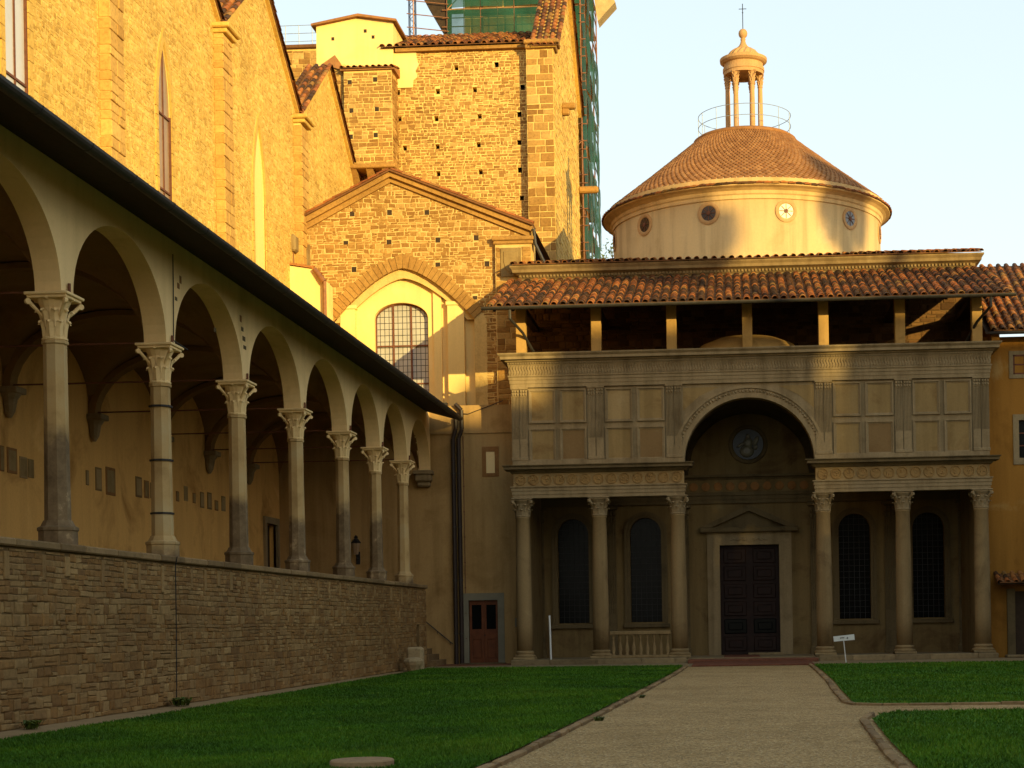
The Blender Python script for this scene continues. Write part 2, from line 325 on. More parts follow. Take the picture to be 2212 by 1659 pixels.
def thing(name, label, cat, loc=(0, 0, 0), group=None):
    o = bpy.data.objects.new(name, None); COL.objects.link(o); o.location = loc; o.empty_display_size = 0.3
    o['label'] = label; o['category'] = cat
    if group: o['group'] = group
    return o
def tag(o, label, cat=None, group=None, kind=None):
    o['label'] = label
    if cat: o['category'] = cat
    if group: o['group'] = group
    if kind: o['kind'] = kind
    return o
def struct(o, label=None):
    o['kind'] = 'structure'
    if label: o['label'] = label
    return o
def arch_curve(kind, w, rise, n=14):
    if kind == 'flat': return [(-w, 0), (w, 0)]
    if kind == 'ell': return [(-w * math.cos(math.pi * i / n), rise * math.sin(math.pi * i / n)) for i in range(n + 1)]
    k = (rise * rise - w * w) / (2 * w) if rise > w else 0.0                # pointed: two arcs centred at (+-k, 0)
    rad = w + k; L = []
    if rise > w:
        th = math.acos(k / rad)
        for i in range(n // 2 + 1):
            t = th * i / (n // 2); L.append((k - rad * math.cos(t), rad * math.sin(t)))
    else:                                                                  # flat pointed arch (segmental halves)
        for i in range(n // 2 + 1):
            t = i / (n // 2); L.append((-w + w * t, rise * (1 - (1 - t) ** 1.55)))
    return L + [(-x, z) for x, z in L[-2::-1]]
def frame_pt(O, U, N): 
    O, U, N = Vector(O), Vector(U), Vector(N)
    return lambda u, z, d=0.0: tuple(O + U * u + Vector((0, 0, z)) + N * d)
def holed_wall(mb, P, u0, u1, z0, top, holes, thick, extra=()):
    """wall face in frame P with arch-headed holes [(centre, halfwidth, zbottom, zspring, kind, rise)], reveals of depth thick, back face"""
    tp = top if callable(top) else (lambda u: top)
    cuts = sorted([u0, u1] + [e for e in extra if u0 < e < u1])
    def quad(a, b, c, d): mb.add([a, b, c, d], [(0, 1, 2, 3)])
    def solid(ua, ub):
        c = [ua] + [e for e in cuts if ua < e < ub] + [ub]
        for a, b in zip(c, c[1:]):
            for d in (0, -thick): quad(P(a, z0, d), P(b, z0, d), P(b, tp(b), d), P(a, tp(a), d))
            quad(P(a, tp(a), 0), P(b, tp(b), 0), P(b, tp(b), -thick), P(a, tp(a), -thick))
    cur = u0
    for c, hw, zb, zs, kind, rise in sorted(holes):
        if c - hw > cur: solid(cur, c - hw)
        cv = [(c + x, zs + z) for x, z in arch_curve(kind, hw, rise)]
        for (ua, za), (ub, zbb) in zip(cv, cv[1:]):
            for d in (0, -thick): quad(P(ua, za, d), P(ub, zbb, d), P(ub, tp(ub), d), P(ua, tp(ua), d))
            quad(P(ua, za, 0), P(ub, zbb, 0), P(ub, zbb, -thick), P(ua, za, -thick))
            quad(P(ua, tp(ua), 0), P(ub, tp(ub), 0), P(ub, tp(ub), -thick), P(ua, tp(ua), -thick))
        for sx in (c - hw, c + hw): quad(P(sx, max(zb, z0), 0), P(sx, zs, 0), P(sx, zs, -thick), P(sx, max(zb, z0), -thick))
        if zb > z0:
            for d in (0, -thick): quad(P(c - hw, z0, d), P(c + hw, z0, d), P(c + hw, zb, d), P(c - hw, zb, d))
            quad(P(c - hw, zb, 0), P(c + hw, zb, 0), P(c + hw, zb, -thick), P(c - hw, zb, -thick))
        cur = c + hw
    if cur < u1: solid(cur, u1)
    for u in (u0, u1): quad(P(u, z0, 0), P(u, tp(u), 0), P(u, tp(u), -thick), P(u, z0, -thick))
    return mb
def arch_fill(mb, P, c, hw, zb, zs, kind, rise, d, t=0.03):
    cv = [(c - hw, zb)] + [(c + x, zs + z) for x, z in arch_curve(kind, hw, rise)] + [(c + hw, zb)]
    n = len(cv); vs = [P(u, z, d) for u, z in cv] + [P(u, z, d - t) for u, z in cv]
    return mb.add(vs, [tuple(range(n)), tuple(range(2 * n - 1, n - 1, -1))] + [(i, (i + 1) % n, n + (i + 1) % n, n + i) for i in range(n)])
def arch_band(mb, P, c, hw, zs, kind, rise, wd, d0, d1, legs=None, rise2=None):
    """raised band around an arch head (and its jambs down to legs)"""
    a = [(c + x, zs + z) for x, z in arch_curve(kind, hw, rise)]
    b = [(c + x, zs + z) for x, z in arch_curve(kind, hw + wd, (rise2 or rise + wd))]
    if legs is not None:
        a = [(c - hw, legs)] + a + [(c + hw, legs)]; b = [(c - hw - wd, legs)] + b + [(c + hw + wd, legs)]
    for i in range(len(a) - 1):
        q = [a[i], a[i + 1], b[i + 1], b[i]]
        vs = [P(u, z, d1) for u, z in q] + [P(u, z, d0) for u, z in q]
        mb.add(vs, [(0, 1, 2, 3), (0, 1, 5, 4), (2, 3, 7, 6), (0, 3, 7, 4), (1, 2, 6, 5)])
    return mb
CAMP = Vector((0, 0, CAMZ))
def stone_wall(P, rows, wr, hr, proud, gap, mat, parent, spans, name='stone', limit=300, jit=0.015, seed=1, flat=0.0, long=0.0, wave=0.0, split=0.0, gapu=None):
    """coursed rubble: each stone a chamfered block standing proud of the mortar; spans(z) -> [(u0, u1)]"""
    rnd = random.Random(seed); z, z1 = rows; L = []; P0 = P
    if wave: P = lambda u, zz, d=0.0: P0(u, zz + wave * (math.sin(u * 1.7 + zz * 2.1) * 0.6 + math.sin(u * 0.6 - zz * 3.3)), d)
    while z < z1 - 0.05:
        h = rnd.uniform(*hr)
        if z + h > z1: h = z1 - z
        zc = z + h / 2
        for ua, ub in spans(zc):
            u = ua
            while u < ub - 0.04:
                wd = rnd.uniform(*wr) * (1.6 if rnd.random() < long else 1)
                if u + wd > ub - wr[0] * 0.4: wd = ub - u
                parts = [(z, z + h)]
                if split and h > 0.15 and rnd.random() < split:
                    k_ = z + h * rnd.uniform(0.35, 0.65); parts = [(z, k_), (k_, z + h)]
                for pz0, pz1 in parts:
                    gu = gap if gapu is None else gapu
                    a, b, c, d = u + gu, u + wd - gu, pz0 + gap * 0.8, pz1 - gap * 0.8
                    if b - a < 0.03 or d - c < 0.02: continue
                    p = rnd.uniform(*proud); j = lambda k=jit: rnd.uniform(-k, k)
                    i = min(b - a, d - c) * rnd.uniform(0.10, 0.22)
                    q = [(a + j(), c + j()), (b + j(), c + j()), (b + j(), d + j()), (a + j(), d + j())]
                    mu = (a + b) / 2; mz = (c + d) / 2
                    ins = [(uu + (i if uu < mu else -i), zz + (i if zz < mz else -i)) for uu, zz in q]
                    vs = [P(x, y, -0.012) for x, y in q] + [P(x, y, p * 0.55) for x, y in q] + [P(x, y, p + j(0.006)) for x, y in ins]
                    fs = [(k, (k + 1) % 4, 4 + (k + 1) % 4, 4 + k) for k in range(4)] + [(4 + k, 4 + (k + 1) % 4, 8 + (k + 1) % 4, 8 + k) for k in range(4)] + [(8, 9, 10, 11)]
                    ctr = Vector(P(mu, mz, 0)); L.append(((b - a) * (d - c) / (ctr - CAMP).length_squared, vs, fs, rnd.random(), ctr))
                u += wd
        z += h
    L.sort(key=lambda t: -t[0])
    for s in L[:limit]:
        mesh_obj(name, s[1], s[2], [s[3]] * 12, mat, parent)
    if len(L) > limit:
        mb = MB()
        for s in L[limit:]: mb.add(s[1], s[2], s[3])
        o = mb.build(name + 's_small', mat, parent); o['kind'] = 'stuff'
def tile_mesh(name, ln, r0, r1, n=6, mat='tile', r=0.5):
    """one half-round clay tile along +Y, wide end at 0"""
    vs = []; fs = []
    for y, rad, lift in ((0, r0, 0.012), (ln, r1, 0.0)):
        for th in (0, -0.016):
            for i in range(n + 1):
                t = math.pi * i / n; vs.append(((rad + th) * math.cos(t), y, (rad + th) * math.sin(t) * 0.92 + lift))
    k = n + 1
    for i in range(n):
        fs += [(i, i + 1, 2 * k + i + 1, 2 * k + i), (k + i, 3 * k + i, 3 * k + i + 1, k + i + 1), (i, k + i, k + i + 1, i + 1), (2 * k + i, 2 * k + i + 1, 3 * k + i + 1, 3 * k + i)]
    return vs, fs, [r] * len(vs)
def tiled_slope(parent, A, B, up, sp=0.3, expo=0.36, r=0.1, limit=300, mat='tile', seed=1, skip=None, rows_only=None, jit=0.01, pans=True, moss=0.0):
    """barrel tiles on a plane: eave from A to B, slope vector up (eave -> ridge)"""
    rnd = random.Random(seed); A, B, up = Vector(A), Vector(B), Vector(up)
    e = nrm(B - A); s = nrm(up); nn = e.cross(s); 
    if nn.z < 0: nn = -nn
    Lw = (B - A).length; Ls = up.length; nr = max(1, int(round(Lw / sp))); nc = max(1, int(round(Ls / expo)))
    if rows_only: nc = min(nc, rows_only)
    ex = Ls / max(1, int(round(Ls / expo)))
    rot = Matrix((e, s, nn)).transposed()
    if rot.determinant() < 0: rot = Matrix((-e, s, nn)).transposed()
    vars_ = [make_mesh('tile', *tile_mesh('tile', ex * 1.22, r, r * 0.8, 6, mat, (k + 0.5) / 10), mat) for k in range(10)]
    base = [tile_mesh('tile', ex * 1.22, r, r * 0.8, 5, mat) for k in range(1)][0]
    items = []
    for j in range(nc):
        for i in range(nr + 1):
            p = A + e * (Lw * i / nr + rnd.uniform(-jit, jit)) + s * (ex * j - 0.05 + rnd.uniform(-jit, jit)) + nn * 0.03
            if skip and skip(p): continue
            m = Matrix.Rotation(rnd.uniform(-0.025, 0.025), 3, nn) @ rot
            k = min(0.999, max(0, rnd.random() - (moss if rnd.random() < 0.5 else 0)))
            items.append((1 / (p - CAMP).length_squared, p, m, k))
    items.sort(key=lambda t: -t[0])
    for _, p, m, k in items[:limit]:
        mw = m.to_4x4(); mw.translation = p; link('tile', vars_[int(k * 10)], parent, mw)
    if len(items) > limit:
        mb = MB()
        for _, p, m, k in items[limit:]: mb.add([p + m @ Vector(v) for v in base[0]], base[1], k)
        o = mb.build('tiles_small', mat, parent); o['kind'] = 'stuff'
    if pans:
        mb = MB()
        for j in range(nc):
            for i in range(nr):
                p = A + e * (Lw * i / nr) + s * (ex * j - 0.05); q = p + e * (Lw / nr)
                if skip and skip((p + q) / 2): continue
                d = s * (ex * 1.1)
                h0 = nn * 0.035
                vs = [p + h0, q + h0, q + d + nn * 0.008, p + d + nn * 0.008, p, q, q + d, p + d]
                mb.add(vs, [(0, 1, 2, 3), (0, 1, 5, 4), (4, 5, 6, 7)], rnd.random())
        if mb.v: o = mb.build('pan_tiles', 'tile_pan', parent); o['kind'] = 'stuff'
def leaf(mb, c, ang, r, z0, z1, w, curl, r2=None):
    """one acanthus leaf against a bell of radius r, tip curling out by curl"""
    r2 = r if r2 is None else r2
    ca, sa = math.cos(ang), math.sin(ang); tx, ty = -sa, ca
    prof = [(r, z0, 0.75), (r * 0.6 + r2 * 0.4 + 0.01, z0 + (z1 - z0) * 0.5, 1.0), (r2 + curl * 0.45, z0 + (z1 - z0) * 0.88, 0.95), (r2 + curl * 0.9, z1, 0.7), (r2 + curl * 1.2, z1 - (z1 - z0) * 0.14, 0.35)]
    vs = []
    for rad, z, k in prof:
        for s_, dd in ((-1, -0.012), (0, 0.022), (1, -0.012)):
            rad2 = rad + dd; vs.append((c[0] + ca * rad2 + tx * w * k * 0.5 * s_, c[1] + sa * rad2 + ty * w * k * 0.5 * s_, c[2] + z))
    fs = [(3 * i + a, 3 * i + a + 1, 3 * i + a + 4, 3 * i + a + 3) for i in range(4) for a in (0, 1)]
    mb.add(vs, fs)
def capital(mb, c, rs, h, ra, n=16, rows=2):
    """leafy capital: bell from shaft radius rs, height h, square abacus of half-width ra"""
    mb.lathe([(rs, 0), (rs * 1.14, 0.02), (rs * 1.14, 0.05), (rs * 1.0, 0.07), (rs * 1.02, h * 0.45), (rs * 1.15, h * 0.7), (rs * 1.5, h * 0.86), (rs * 1.5, h * 0.88)], c, n)
    for i in range(8): leaf(mb, c, math.pi * i / 4, rs * 1.02, 0.06, h * 0.42, rs * 0.75, rs * 0.34, rs * 1.05)
    if rows > 1:
        for i in range(8): leaf(mb, c, math.pi * (i + 0.5) / 4, rs * 1.04, h * 0.28, h * 0.66, rs * 0.75, rs * 0.42, rs * 1.12)
    for i in range(4):                                        # corner volutes
        a = math.pi / 4 + i * math.pi / 2; rad = ra * 1.22
        p = Vector((c[0] + math.cos(a) * rad, c[1] + math.sin(a) * rad, c[2] + h * 0.8)); t = Vector((-math.sin(a), math.cos(a), 0))
        mb.tube(p - t * rs * 0.16, p + t * rs * 0.16, rs * 0.27, n=8)
        q = Vector((c[0] + math.cos(a) * rs * 1.05, c[1] + math.sin(a) * rs * 1.05, c[2] + h * 0.5))
        mb.tube(q, p + Vector((0, 0, rs * 0.1)), rs * 0.14, rs * 0.2, n=6)
    for i in range(4):                                        # flower in the middle of each side
        a = i * math.pi / 2; p = Vector((c[0] + math.cos(a) * ra * 0.92, c[1] + math.sin(a) * ra * 0.92, c[2] + h * 0.88))
        mb.tube(p - Vector((math.cos(a), math.sin(a), 0)) * rs * 0.3, p, rs * 0.2, rs * 0.12, n=7)
    z0, z1 = c[2] + h * 0.87, c[2] + h
    mb.cbox(c[0] - ra * 0.9, c[0] + ra * 0.9, c[1] - ra * 0.9, c[1] + ra * 0.9, z0, z0 + (z1 - z0) * 0.55, 0.012)
    mb.cbox(c[0] - ra, c[0] + ra, c[1] - ra, c[1] + ra, z0 + (z1 - z0) * 0.5, z1, 0.012)
def fluted(mb, x0, x1, yf, yb, z0, z1, n=5):
    """flat pilaster shaft with n grooves cut in its front (facing -Y)"""
    wd = x1 - x0; pts = [(x0, yb), (x0, yf)]; g = wd / (n * 1.6 + 0.6)
    x = x0 + g * 0.6
    for i in range(n):
        pts += [(x, yf), (x + g * 0.2, yf + 0.03), (x + g * 0.8, yf + 0.03), (x + g, yf)]; x += g * 1.6
    pts += [(x1, yf), (x1, yb)]; k = len(pts)
    mb.add([(a, b, z0) for a, b in pts] + [(a, b, z1) for a, b in pts], [(i, (i + 1) % k, k + (i + 1) % k, k + i) for i in range(k)] + [tuple(range(k)), tuple(range(k, 2 * k))])

# ================================================================== GROUND
def sheet(name, pts, z, mat, label):
    mb = MB().add([(x, y, z) for x, y in pts], [tuple(range(len(pts)))]); return struct(mb.build(name, mat), label)
sheet('ground', [(-1500, -1500), (1500, -1500), (1500, 1500), (-1500, 1500)], -0.03, 'dirt', 'bare packed earth of the courtyard and beyond')
sheet('gravel_path', [(-3.6, 4), (40, 4), (40, 57.4), (-3.6, 57.4)], -0.012, 'gravel', 'fine beige gravel path leading to the chapel door')
sheet('paving', [(-11.6, 57.9), (11.2, 57.4), (11.2, 63), (-11.6, 63.4)], -0.006, 'greypave', 'narrow grey paving in front of the chapel portico')
KL = [(-1.72, 57.3), (-1.8, 50), (-2.05, 39), (-2.32, 28.7), (-2.5, 23), (-2.6, 20), (-2.7, 18), (-3.0, 12), (-3.3, 6)]
KR1 = [(2.5, 57.2), (2.42, 50), (2.28, 42), (2.13, 36.8), (2.0, 31.2), (2.15, 30.35), (2.6, 30.1), (6, 29.75), (12, 29.3), (30, 28.3)]
KR2 = [(1.2, 6), (1.5, 12), (1.7, 17.4), (1.76, 20.9), (1.92, 25.6), (2.15, 26.9)]
def lawn(name, pts, label):
    return sheet(name, pts, 0.022, 'lawn', label)
LL = [(-10.55, 6), (-10.5, 30), (-10.85, 50), (-11.0, 59.0), (-1.9, 58.0)] + [(x - 0.14, y) for x, y in KL]
LR1 = [(x + 0.14, y) if y > 31 else (x, y + 0.14) for x, y in KR1] + [(30, 57.0)]
LR2 = [(x + 0.14, y) for x, y in KR2] + [(2.6, 27.6), (5, 27.8), (30, 26.6), (30, 6)]
lawn('lawn', LL, 'mown green lawn beside the stone parapet wall')
lawn('lawn', LR1, 'mown green lawn between the chapel and the cross path')
lawn('lawn', LR2, 'mown green lawn on the near side of the cross path')
def in_poly(px, py, poly):
    c = np.zeros(px.shape, bool); n = len(poly)
    for i in range(n):
        x0, y0 = poly[i]; x1, y1 = poly[i - 1]
        k = ((y0 > py) != (y1 > py)); xx = (x1 - x0) * (py - y0) / ((y1 - y0) if y1 != y0 else 1e-9) + x0
        c ^= k & (px < xx)
    return c
def grass(poly, label, seed, n0):
    rs = np.random.RandomState(seed)
    y = 15.5 / (1 - rs.rand(n0) * (1 - 15.5 / 60.0))               # thinning with distance
    x0, x1 = min(p[0] for p in poly), min(15.2, max(p[0] for p in poly))
    x = x0 + rs.rand(n0) * (x1 - x0)
    k = in_poly(x, y, poly) & (x < y * 0.27 + 1.5) & (x > -y * 0.55 - 0.5); x, y = x[k], y[k]; n = len(x)
    patch = 0.5 + 0.2 * np.sin(x * 0.9 + np.sin(y * 0.5) * 2) * np.sin(y * 0.35 + 1.3)
    for q in range(16):                                            # irregular tufts and thin spots at many sizes
        fr = 0.5 * 1.3 ** q; an = rs.rand() * 6.283; patch += 0.16 / (1 + 0.12 * q) * np.sin(fr * (x * np.cos(an) + y * np.sin(an)) + rs.rand() * 6.283)
    patch = np.clip(patch, 0, 1)
    big = 1 + (y - 15) / 28
    h = (0.028 + 0.03 * rs.rand(n)) * (0.75 + 0.4 * patch); wd = (0.004 + 0.004 * rs.rand(n)) * big * 1.5
    a = rs.rand(n) * 6.283; lean = 0.02 + 0.03 * rs.rand(n); b = rs.rand(n) * 6.283
    V = np.empty((n, 3, 3), np.float32)
    V[:, 0] = np.stack([x - np.cos(a) * wd, y - np.sin(a) * wd, np.full(n, 0.018)], 1)
    V[:, 1] = np.stack([x + np.cos(a) * wd, y + np.sin(a) * wd, np.full(n, 0.018)], 1)
    V[:, 2] = np.stack([x + np.cos(b) * lean, y + np.sin(b) * lean, 0.022 + h], 1)
    me = bpy.data.meshes.new('grass'); me.vertices.add(3 * n); me.vertices.foreach_set('co', V.ravel())
    me.loops.add(3 * n); me.loops.foreach_set('vertex_index', np.arange(3 * n, dtype=np.int32))
    me.polygons.add(n); me.polygons.foreach_set('loop_start', np.arange(0, 3 * n, 3, dtype=np.int32))
    r = np.clip(0.2 + 0.45 * rs.rand(n) + 0.55 * (patch - 0.5), 0, 0.9); r[rs.rand(n) < 0.012] = 1.0
    me.attributes.new('rnd', 'FLOAT', 'POINT').data.foreach_set('value', np.repeat(r, 3).astype(np.float32))
    me.materials.append(MT['grass']); me.update(calc_edges=True); me.validate()
    o = bpy.data.objects.new('grass', me); COL.objects.link(o); tag(o, label, kind='stuff')
grass(LL, 'short mown grass beside the stone parapet wall', 1, 300000)
grass(LR1, 'short mown grass between the chapel and the cross path', 2, 210000)
grass(LR2, 'short mown grass on the near side of the cross path', 3, 210000)
# loose pebbles on the path
rs = np.random.RandomState(5); mb = MB()
for i in range(5200):
    y = 15.5 / (1 - rs.rand() * (1 - 15.5 / 45)); x = -2.6 + rs.rand() * 4.9; s = 0.006 + 0.010 * rs.rand() ** 2
    a = rs.rand() * 6.28; c, d = math.cos(a) * s, math.sin(a) * s
    mb.add([(x + c, y + d, -0.011), (x - d, y + c, -0.011), (x - c, y - d, -0.011), (x + d, y - c, -0.011), (x, y, -0.012 + s * 1.2)], [(0, 1, 4), (1, 2, 4), (2, 3, 4), (3, 0, 4)], rs.rand())
o = mb.build('gravel', 'rock'); tag(o, 'loose pale pebbles scattered over the gravel path', kind='stuff')
def kerb(path, label, seed):
    k = bpy.data.objects.new('kerb', None); COL.objects.link(k); k.location = (path[0][0], path[0][1], 0); struct(k, label)
    rnd = random.Random(seed); P = [Vector(p) for p in path]; i = 0; pos = P[0].copy()
    for a, b in zip(P, P[1:]):
        d = (b - a); L = d.length; d.normalize(); n = Vector((-d.y, d.x)); t = 0
        while t < L - 0.05:
            ln = min(rnd.uniform(0.45, 1.0), L - t); s = a + d * (t + 0.008); e = a + d * (t + ln - 0.008)
            h = rnd.uniform(0.03, 0.06); wd = rnd.uniform(0.05, 0.065); j = lambda: rnd.uniform(-0.012, 0.012)
            base = [s + n * wd, s - n * wd, e - n * wd, e + n * wd]
            top = [s + n * (wd - 0.025) + d * 0.02, s - n * (wd - 0.025) + d * 0.02, e - n * (wd - 0.025) - d * 0.02, e + n * (wd - 0.025) - d * 0.02]
            vs = [(q.x, q.y, -0.03) for q in base] + [(q.x + j(), q.y + j(), h * 0.7) for q in base] + [(q.x + j(), q.y + j(), h + j() * 0.6) for q in top]
            fs = [(m, (m + 1) % 4, 4 + (m + 1) % 4, 4 + m) for m in range(4)] + [(4 + m, 4 + (m + 1) % 4, 8 + (m + 1) % 4, 8 + m) for m in range(4)] + [(8, 9, 10, 11)]
            mesh_obj('kerb_stone', vs, fs, [rnd.random()] * 12, 'kerb', k); t += ln
kerb(KL, 'low rough stone kerb between the gravel path and the wall-side lawn', 1)
kerb(KR1, 'low rough stone kerb turning the corner into the cross path', 2)
kerb(KR2, 'low rough stone kerb of the lawn on the near side of the cross path', 3)
# tufts of weeds at the kerb and at the foot of the wall
def tuft(c, h, n, label, seed):
    rnd = random.Random(seed); mb = MB()
    for i in range(n):
        a = rnd.uniform(0, 6.28); l = rnd.uniform(0.4, 1) * h; p = Vector(c) + Vector((rnd.uniform(-1, 1), rnd.uniform(-1, 1), 0)) * h * 0.5
        t = Vector((math.cos(a), math.sin(a), 0)); s = Vector((-t.y, t.x, 0)) * h * 0.13
        m = p + t * l * 0.4 + Vector((0, 0, l * 0.7)); e = p + t * l * 0.9 + Vector((0, 0, l * 0.6))
        mb.add([p, m - s, e, m + s], [(0, 1, 2, 3)], rnd.random())
    tag(mb.build('weed', 'leaf'), label, 'weed')
tuft((-11.5, 33.9, -0.03), 0.28, 60, 'leafy green weed at the foot of the parapet beside the cable', 1)
tuft((-11.5, 26.6, -0.03), 0.22, 60, 'low green weed at the foot of the parapet under the second arch', 2)
tuft((-1.98, 34.5, -0.02), 0.1, 50, 'small weed growing out of the left path kerb, far one', 3)
tuft((-2.22, 26.6, -0.02), 0.12, 60, 'bushy weed on the gravel against the left path kerb', 4)

# ================================================================== LOGGIA
XA = -12.18; XB = -18.0; ZS = 7.63; ZC = 9.43
CY = [18.5, 23.97, 29.44, 34.94, 40.41, 45.88, 51.37, 56.13, 60.8]; YEND = 65.2
lg = thing('loggia', 'arcaded cloister loggia with octagonal columns on a rubble parapet', 'loggia', (XA, 40, 0))
# parapet
PF = frame_pt((-11.78, 0, 0), (0, 1, 0), (1, 0, 0))
DS = W(903, 1400, X=-11.78).y
mb = MB(); holed_wall(mb, PF, 14, 62.9, -0.05, 2.96, [(DS, 0.3, -0.05, 1.62, 'flat', 0)], 0.75)
pw = mb.build('parapet_wall', 'para_mortar', lg)
MB().box(-12.5, -12.44, DS - 0.3, DS + 0.3, -0.04, 1.62).build('doorway_back', 'wood_and_hole_dark', lg)
def pspan(z):
    s = [(14, 62.88)]
    if z < 1.62: s = [(14, DS - 0.3), (DS + 0.3, 62.88)]
    return s
stone_wall(PF, (-0.02, 2.3), (0.1, 0.42), (0.06, 0.21), (0.006, 0.028), 0.008, 'para', pw, pspan, seed=3, long=0.25, jit=0.014, wave=0.009, split=0.35, gapu=0.003)
# upright stones below the coping
rnd = random.Random(12); ups = []; y = 22.0
while y < 61.5:
    ups.append((y, rnd.uniform(0.14, 0.24), rnd.uniform(0.34, 0.56))); y += rnd.uniform(0.75, 1.9)
for y, wd, hh in ups:
    p = rnd.uniform(0.018, 0.032); z1 = 2.88
    vs = [PF(a, b, d) for d, i in ((-0.01, 0), (p * 0.6, 0), (p, 0.012)) for a, b in ((y + i, z1 - hh + i), (y + wd - i, z1 - hh + i), (y + wd - i, z1 - i), (y + i, z1 - i))]
    fs = [(k, (k + 1) % 4, 4 + (k + 1) % 4, 4 + k) for k in range(4)] + [(4 + k, 4 + (k + 1) % 4, 8 + (k + 1) % 4, 8 + k) for k in range(4)] + [(8, 9, 10, 11)]
    mesh_obj('upright_stone', vs, fs, [rnd.uniform(0.55, 1)] * 12, 'para', pw)
def uspan(z):
    s = []; u = 14.0
    for y, wd, hh in ups:
        if z > 2.88 - hh - 0.03: s.append((u, y)); u = y + wd
    s.append((u, 62.88)); return s
stone_wall(PF, (2.3, 2.93), (0.14, 0.4), (0.08, 0.14), (0.008, 0.022), 0.008, 'para', pw, uspan, seed=4, limit=0, jit=0.012, wave=0.012, gapu=0.001)
PE = frame_pt((-11.78, 62.9, 0), (-1, 0, 0), (0, 1, 0))
rnd = random.Random(9); y = 14.0
while y < 62.95:
    ln = min(rnd.uniform(1.1, 1.9), 62.97 - y)
    MB().cbox(-12.6, -11.69 + rnd.uniform(-0.01, 0.01), y + 0.004, y + ln - 0.004, 2.965, 3.1 + rnd.uniform(-0.006, 0.006), 0.025, rnd.random()).build('coping_slab', 'kerb', pw); y += ln
mb = MB(); yc = W(380, 1400, X=-11.72).y; mb.path([(-11.66, yc, 3.09), (-11.70, yc, 2.9), (-11.715, yc + 0.03, 1.5), (-11.715, yc - 0.02, 0.0)], 0.012, 6); mb.build('cable', 'iron', lg)
# floor, back wall, end wall is the connecting wall
MB().box(XB, -12.5, 14, YEND, 2.0, 2.2).build('floor', 'greypave', lg)
PB = frame_pt((XB + 0.0, 0, 0), (0, 1, 0), (1, 0, 0))
dcy = W(584, 1150, X=XB).y
mb = MB(); holed_wall(mb, PB, 14, YEND, 2.0, 12.0, [(dcy, 0.75, 2.2, 5.6, 'flat', 0)], 0.4); bw = mb.build('back_wall', 'loggia_in', lg)
mb = MB()
for u0, u1, z0, z1 in ((dcy - 1.0, dcy - 0.75, 2.2, 5.85), (dcy + 0.75, dcy + 1.0, 2.2, 5.85), (dcy - 0.75, dcy + 0.75, 5.6, 5.85)): mb.box(XB - 0.1, XB + 0.1, u0, u1, z0, z1)
mb.build('door_frame', 'serena', lg)
MB().box(XB - 0.35, XB - 0.25, dcy - 0.75, dcy + 0.75, 2.2, 5.6).build('door_leaf', 'door_dark', lg)
# plaques on the back wall
for x, y, wpx, hpx, m in ((3, 990, 9, 55, 'terra'), (25, 995, 21, 55, 'terra'), (50, 1010, 16, 46, 'frieze'), (66, 1012, 12, 40, 'panel'), (188, 1032, 6, 32, 'panel_b'), (212, 1035, 13, 50, 'panel_b'), (238, 1040, 20, 60, 'terra'),
    (299, 1052, 13, 44, 'panel_b'), (316, 1057, 10, 38, 'terra'), (328, 1060, 8, 34, 'panel'), (349, 1058, 13, 42, 'panel_b'), (383, 1072, 6, 22, 'terra'), (401, 1066, 8, 32, 'frieze'), (419, 1076, 6, 22, 'terra'), (436, 1080, 8, 34, 'panel_b'),
    (452, 1082, 9, 36, 'panel_b'), (467, 1092, 7, 22, 'terra'), (482, 1088, 8, 32, 'panel_b'), (640, 1100, 6, 26, 'terra')):
    a = W(x - wpx / 2, y, X=XB); b = W(x + wpx / 2, y, X=XB); zt = W(x, y - hpx / 2, X=XB).z; zb = W(x, y + hpx / 2, X=XB).z
    if b.y > YEND - 0.2: continue
    mb = MB(); mb.cbox(XB - 0.03, XB + 0.022, a.y, b.y, zb, zt, 0.008); pl = mb.build('wall_plaque', m, lg)
    e = (b.y - a.y) * 0.12
    MB().box(XB + 0.02, XB + 0.027, a.y + e, b.y - e, zb + e, zt - e).build('plaque_field', 'frieze' if m == 'panel_b' else 'panel', pl)
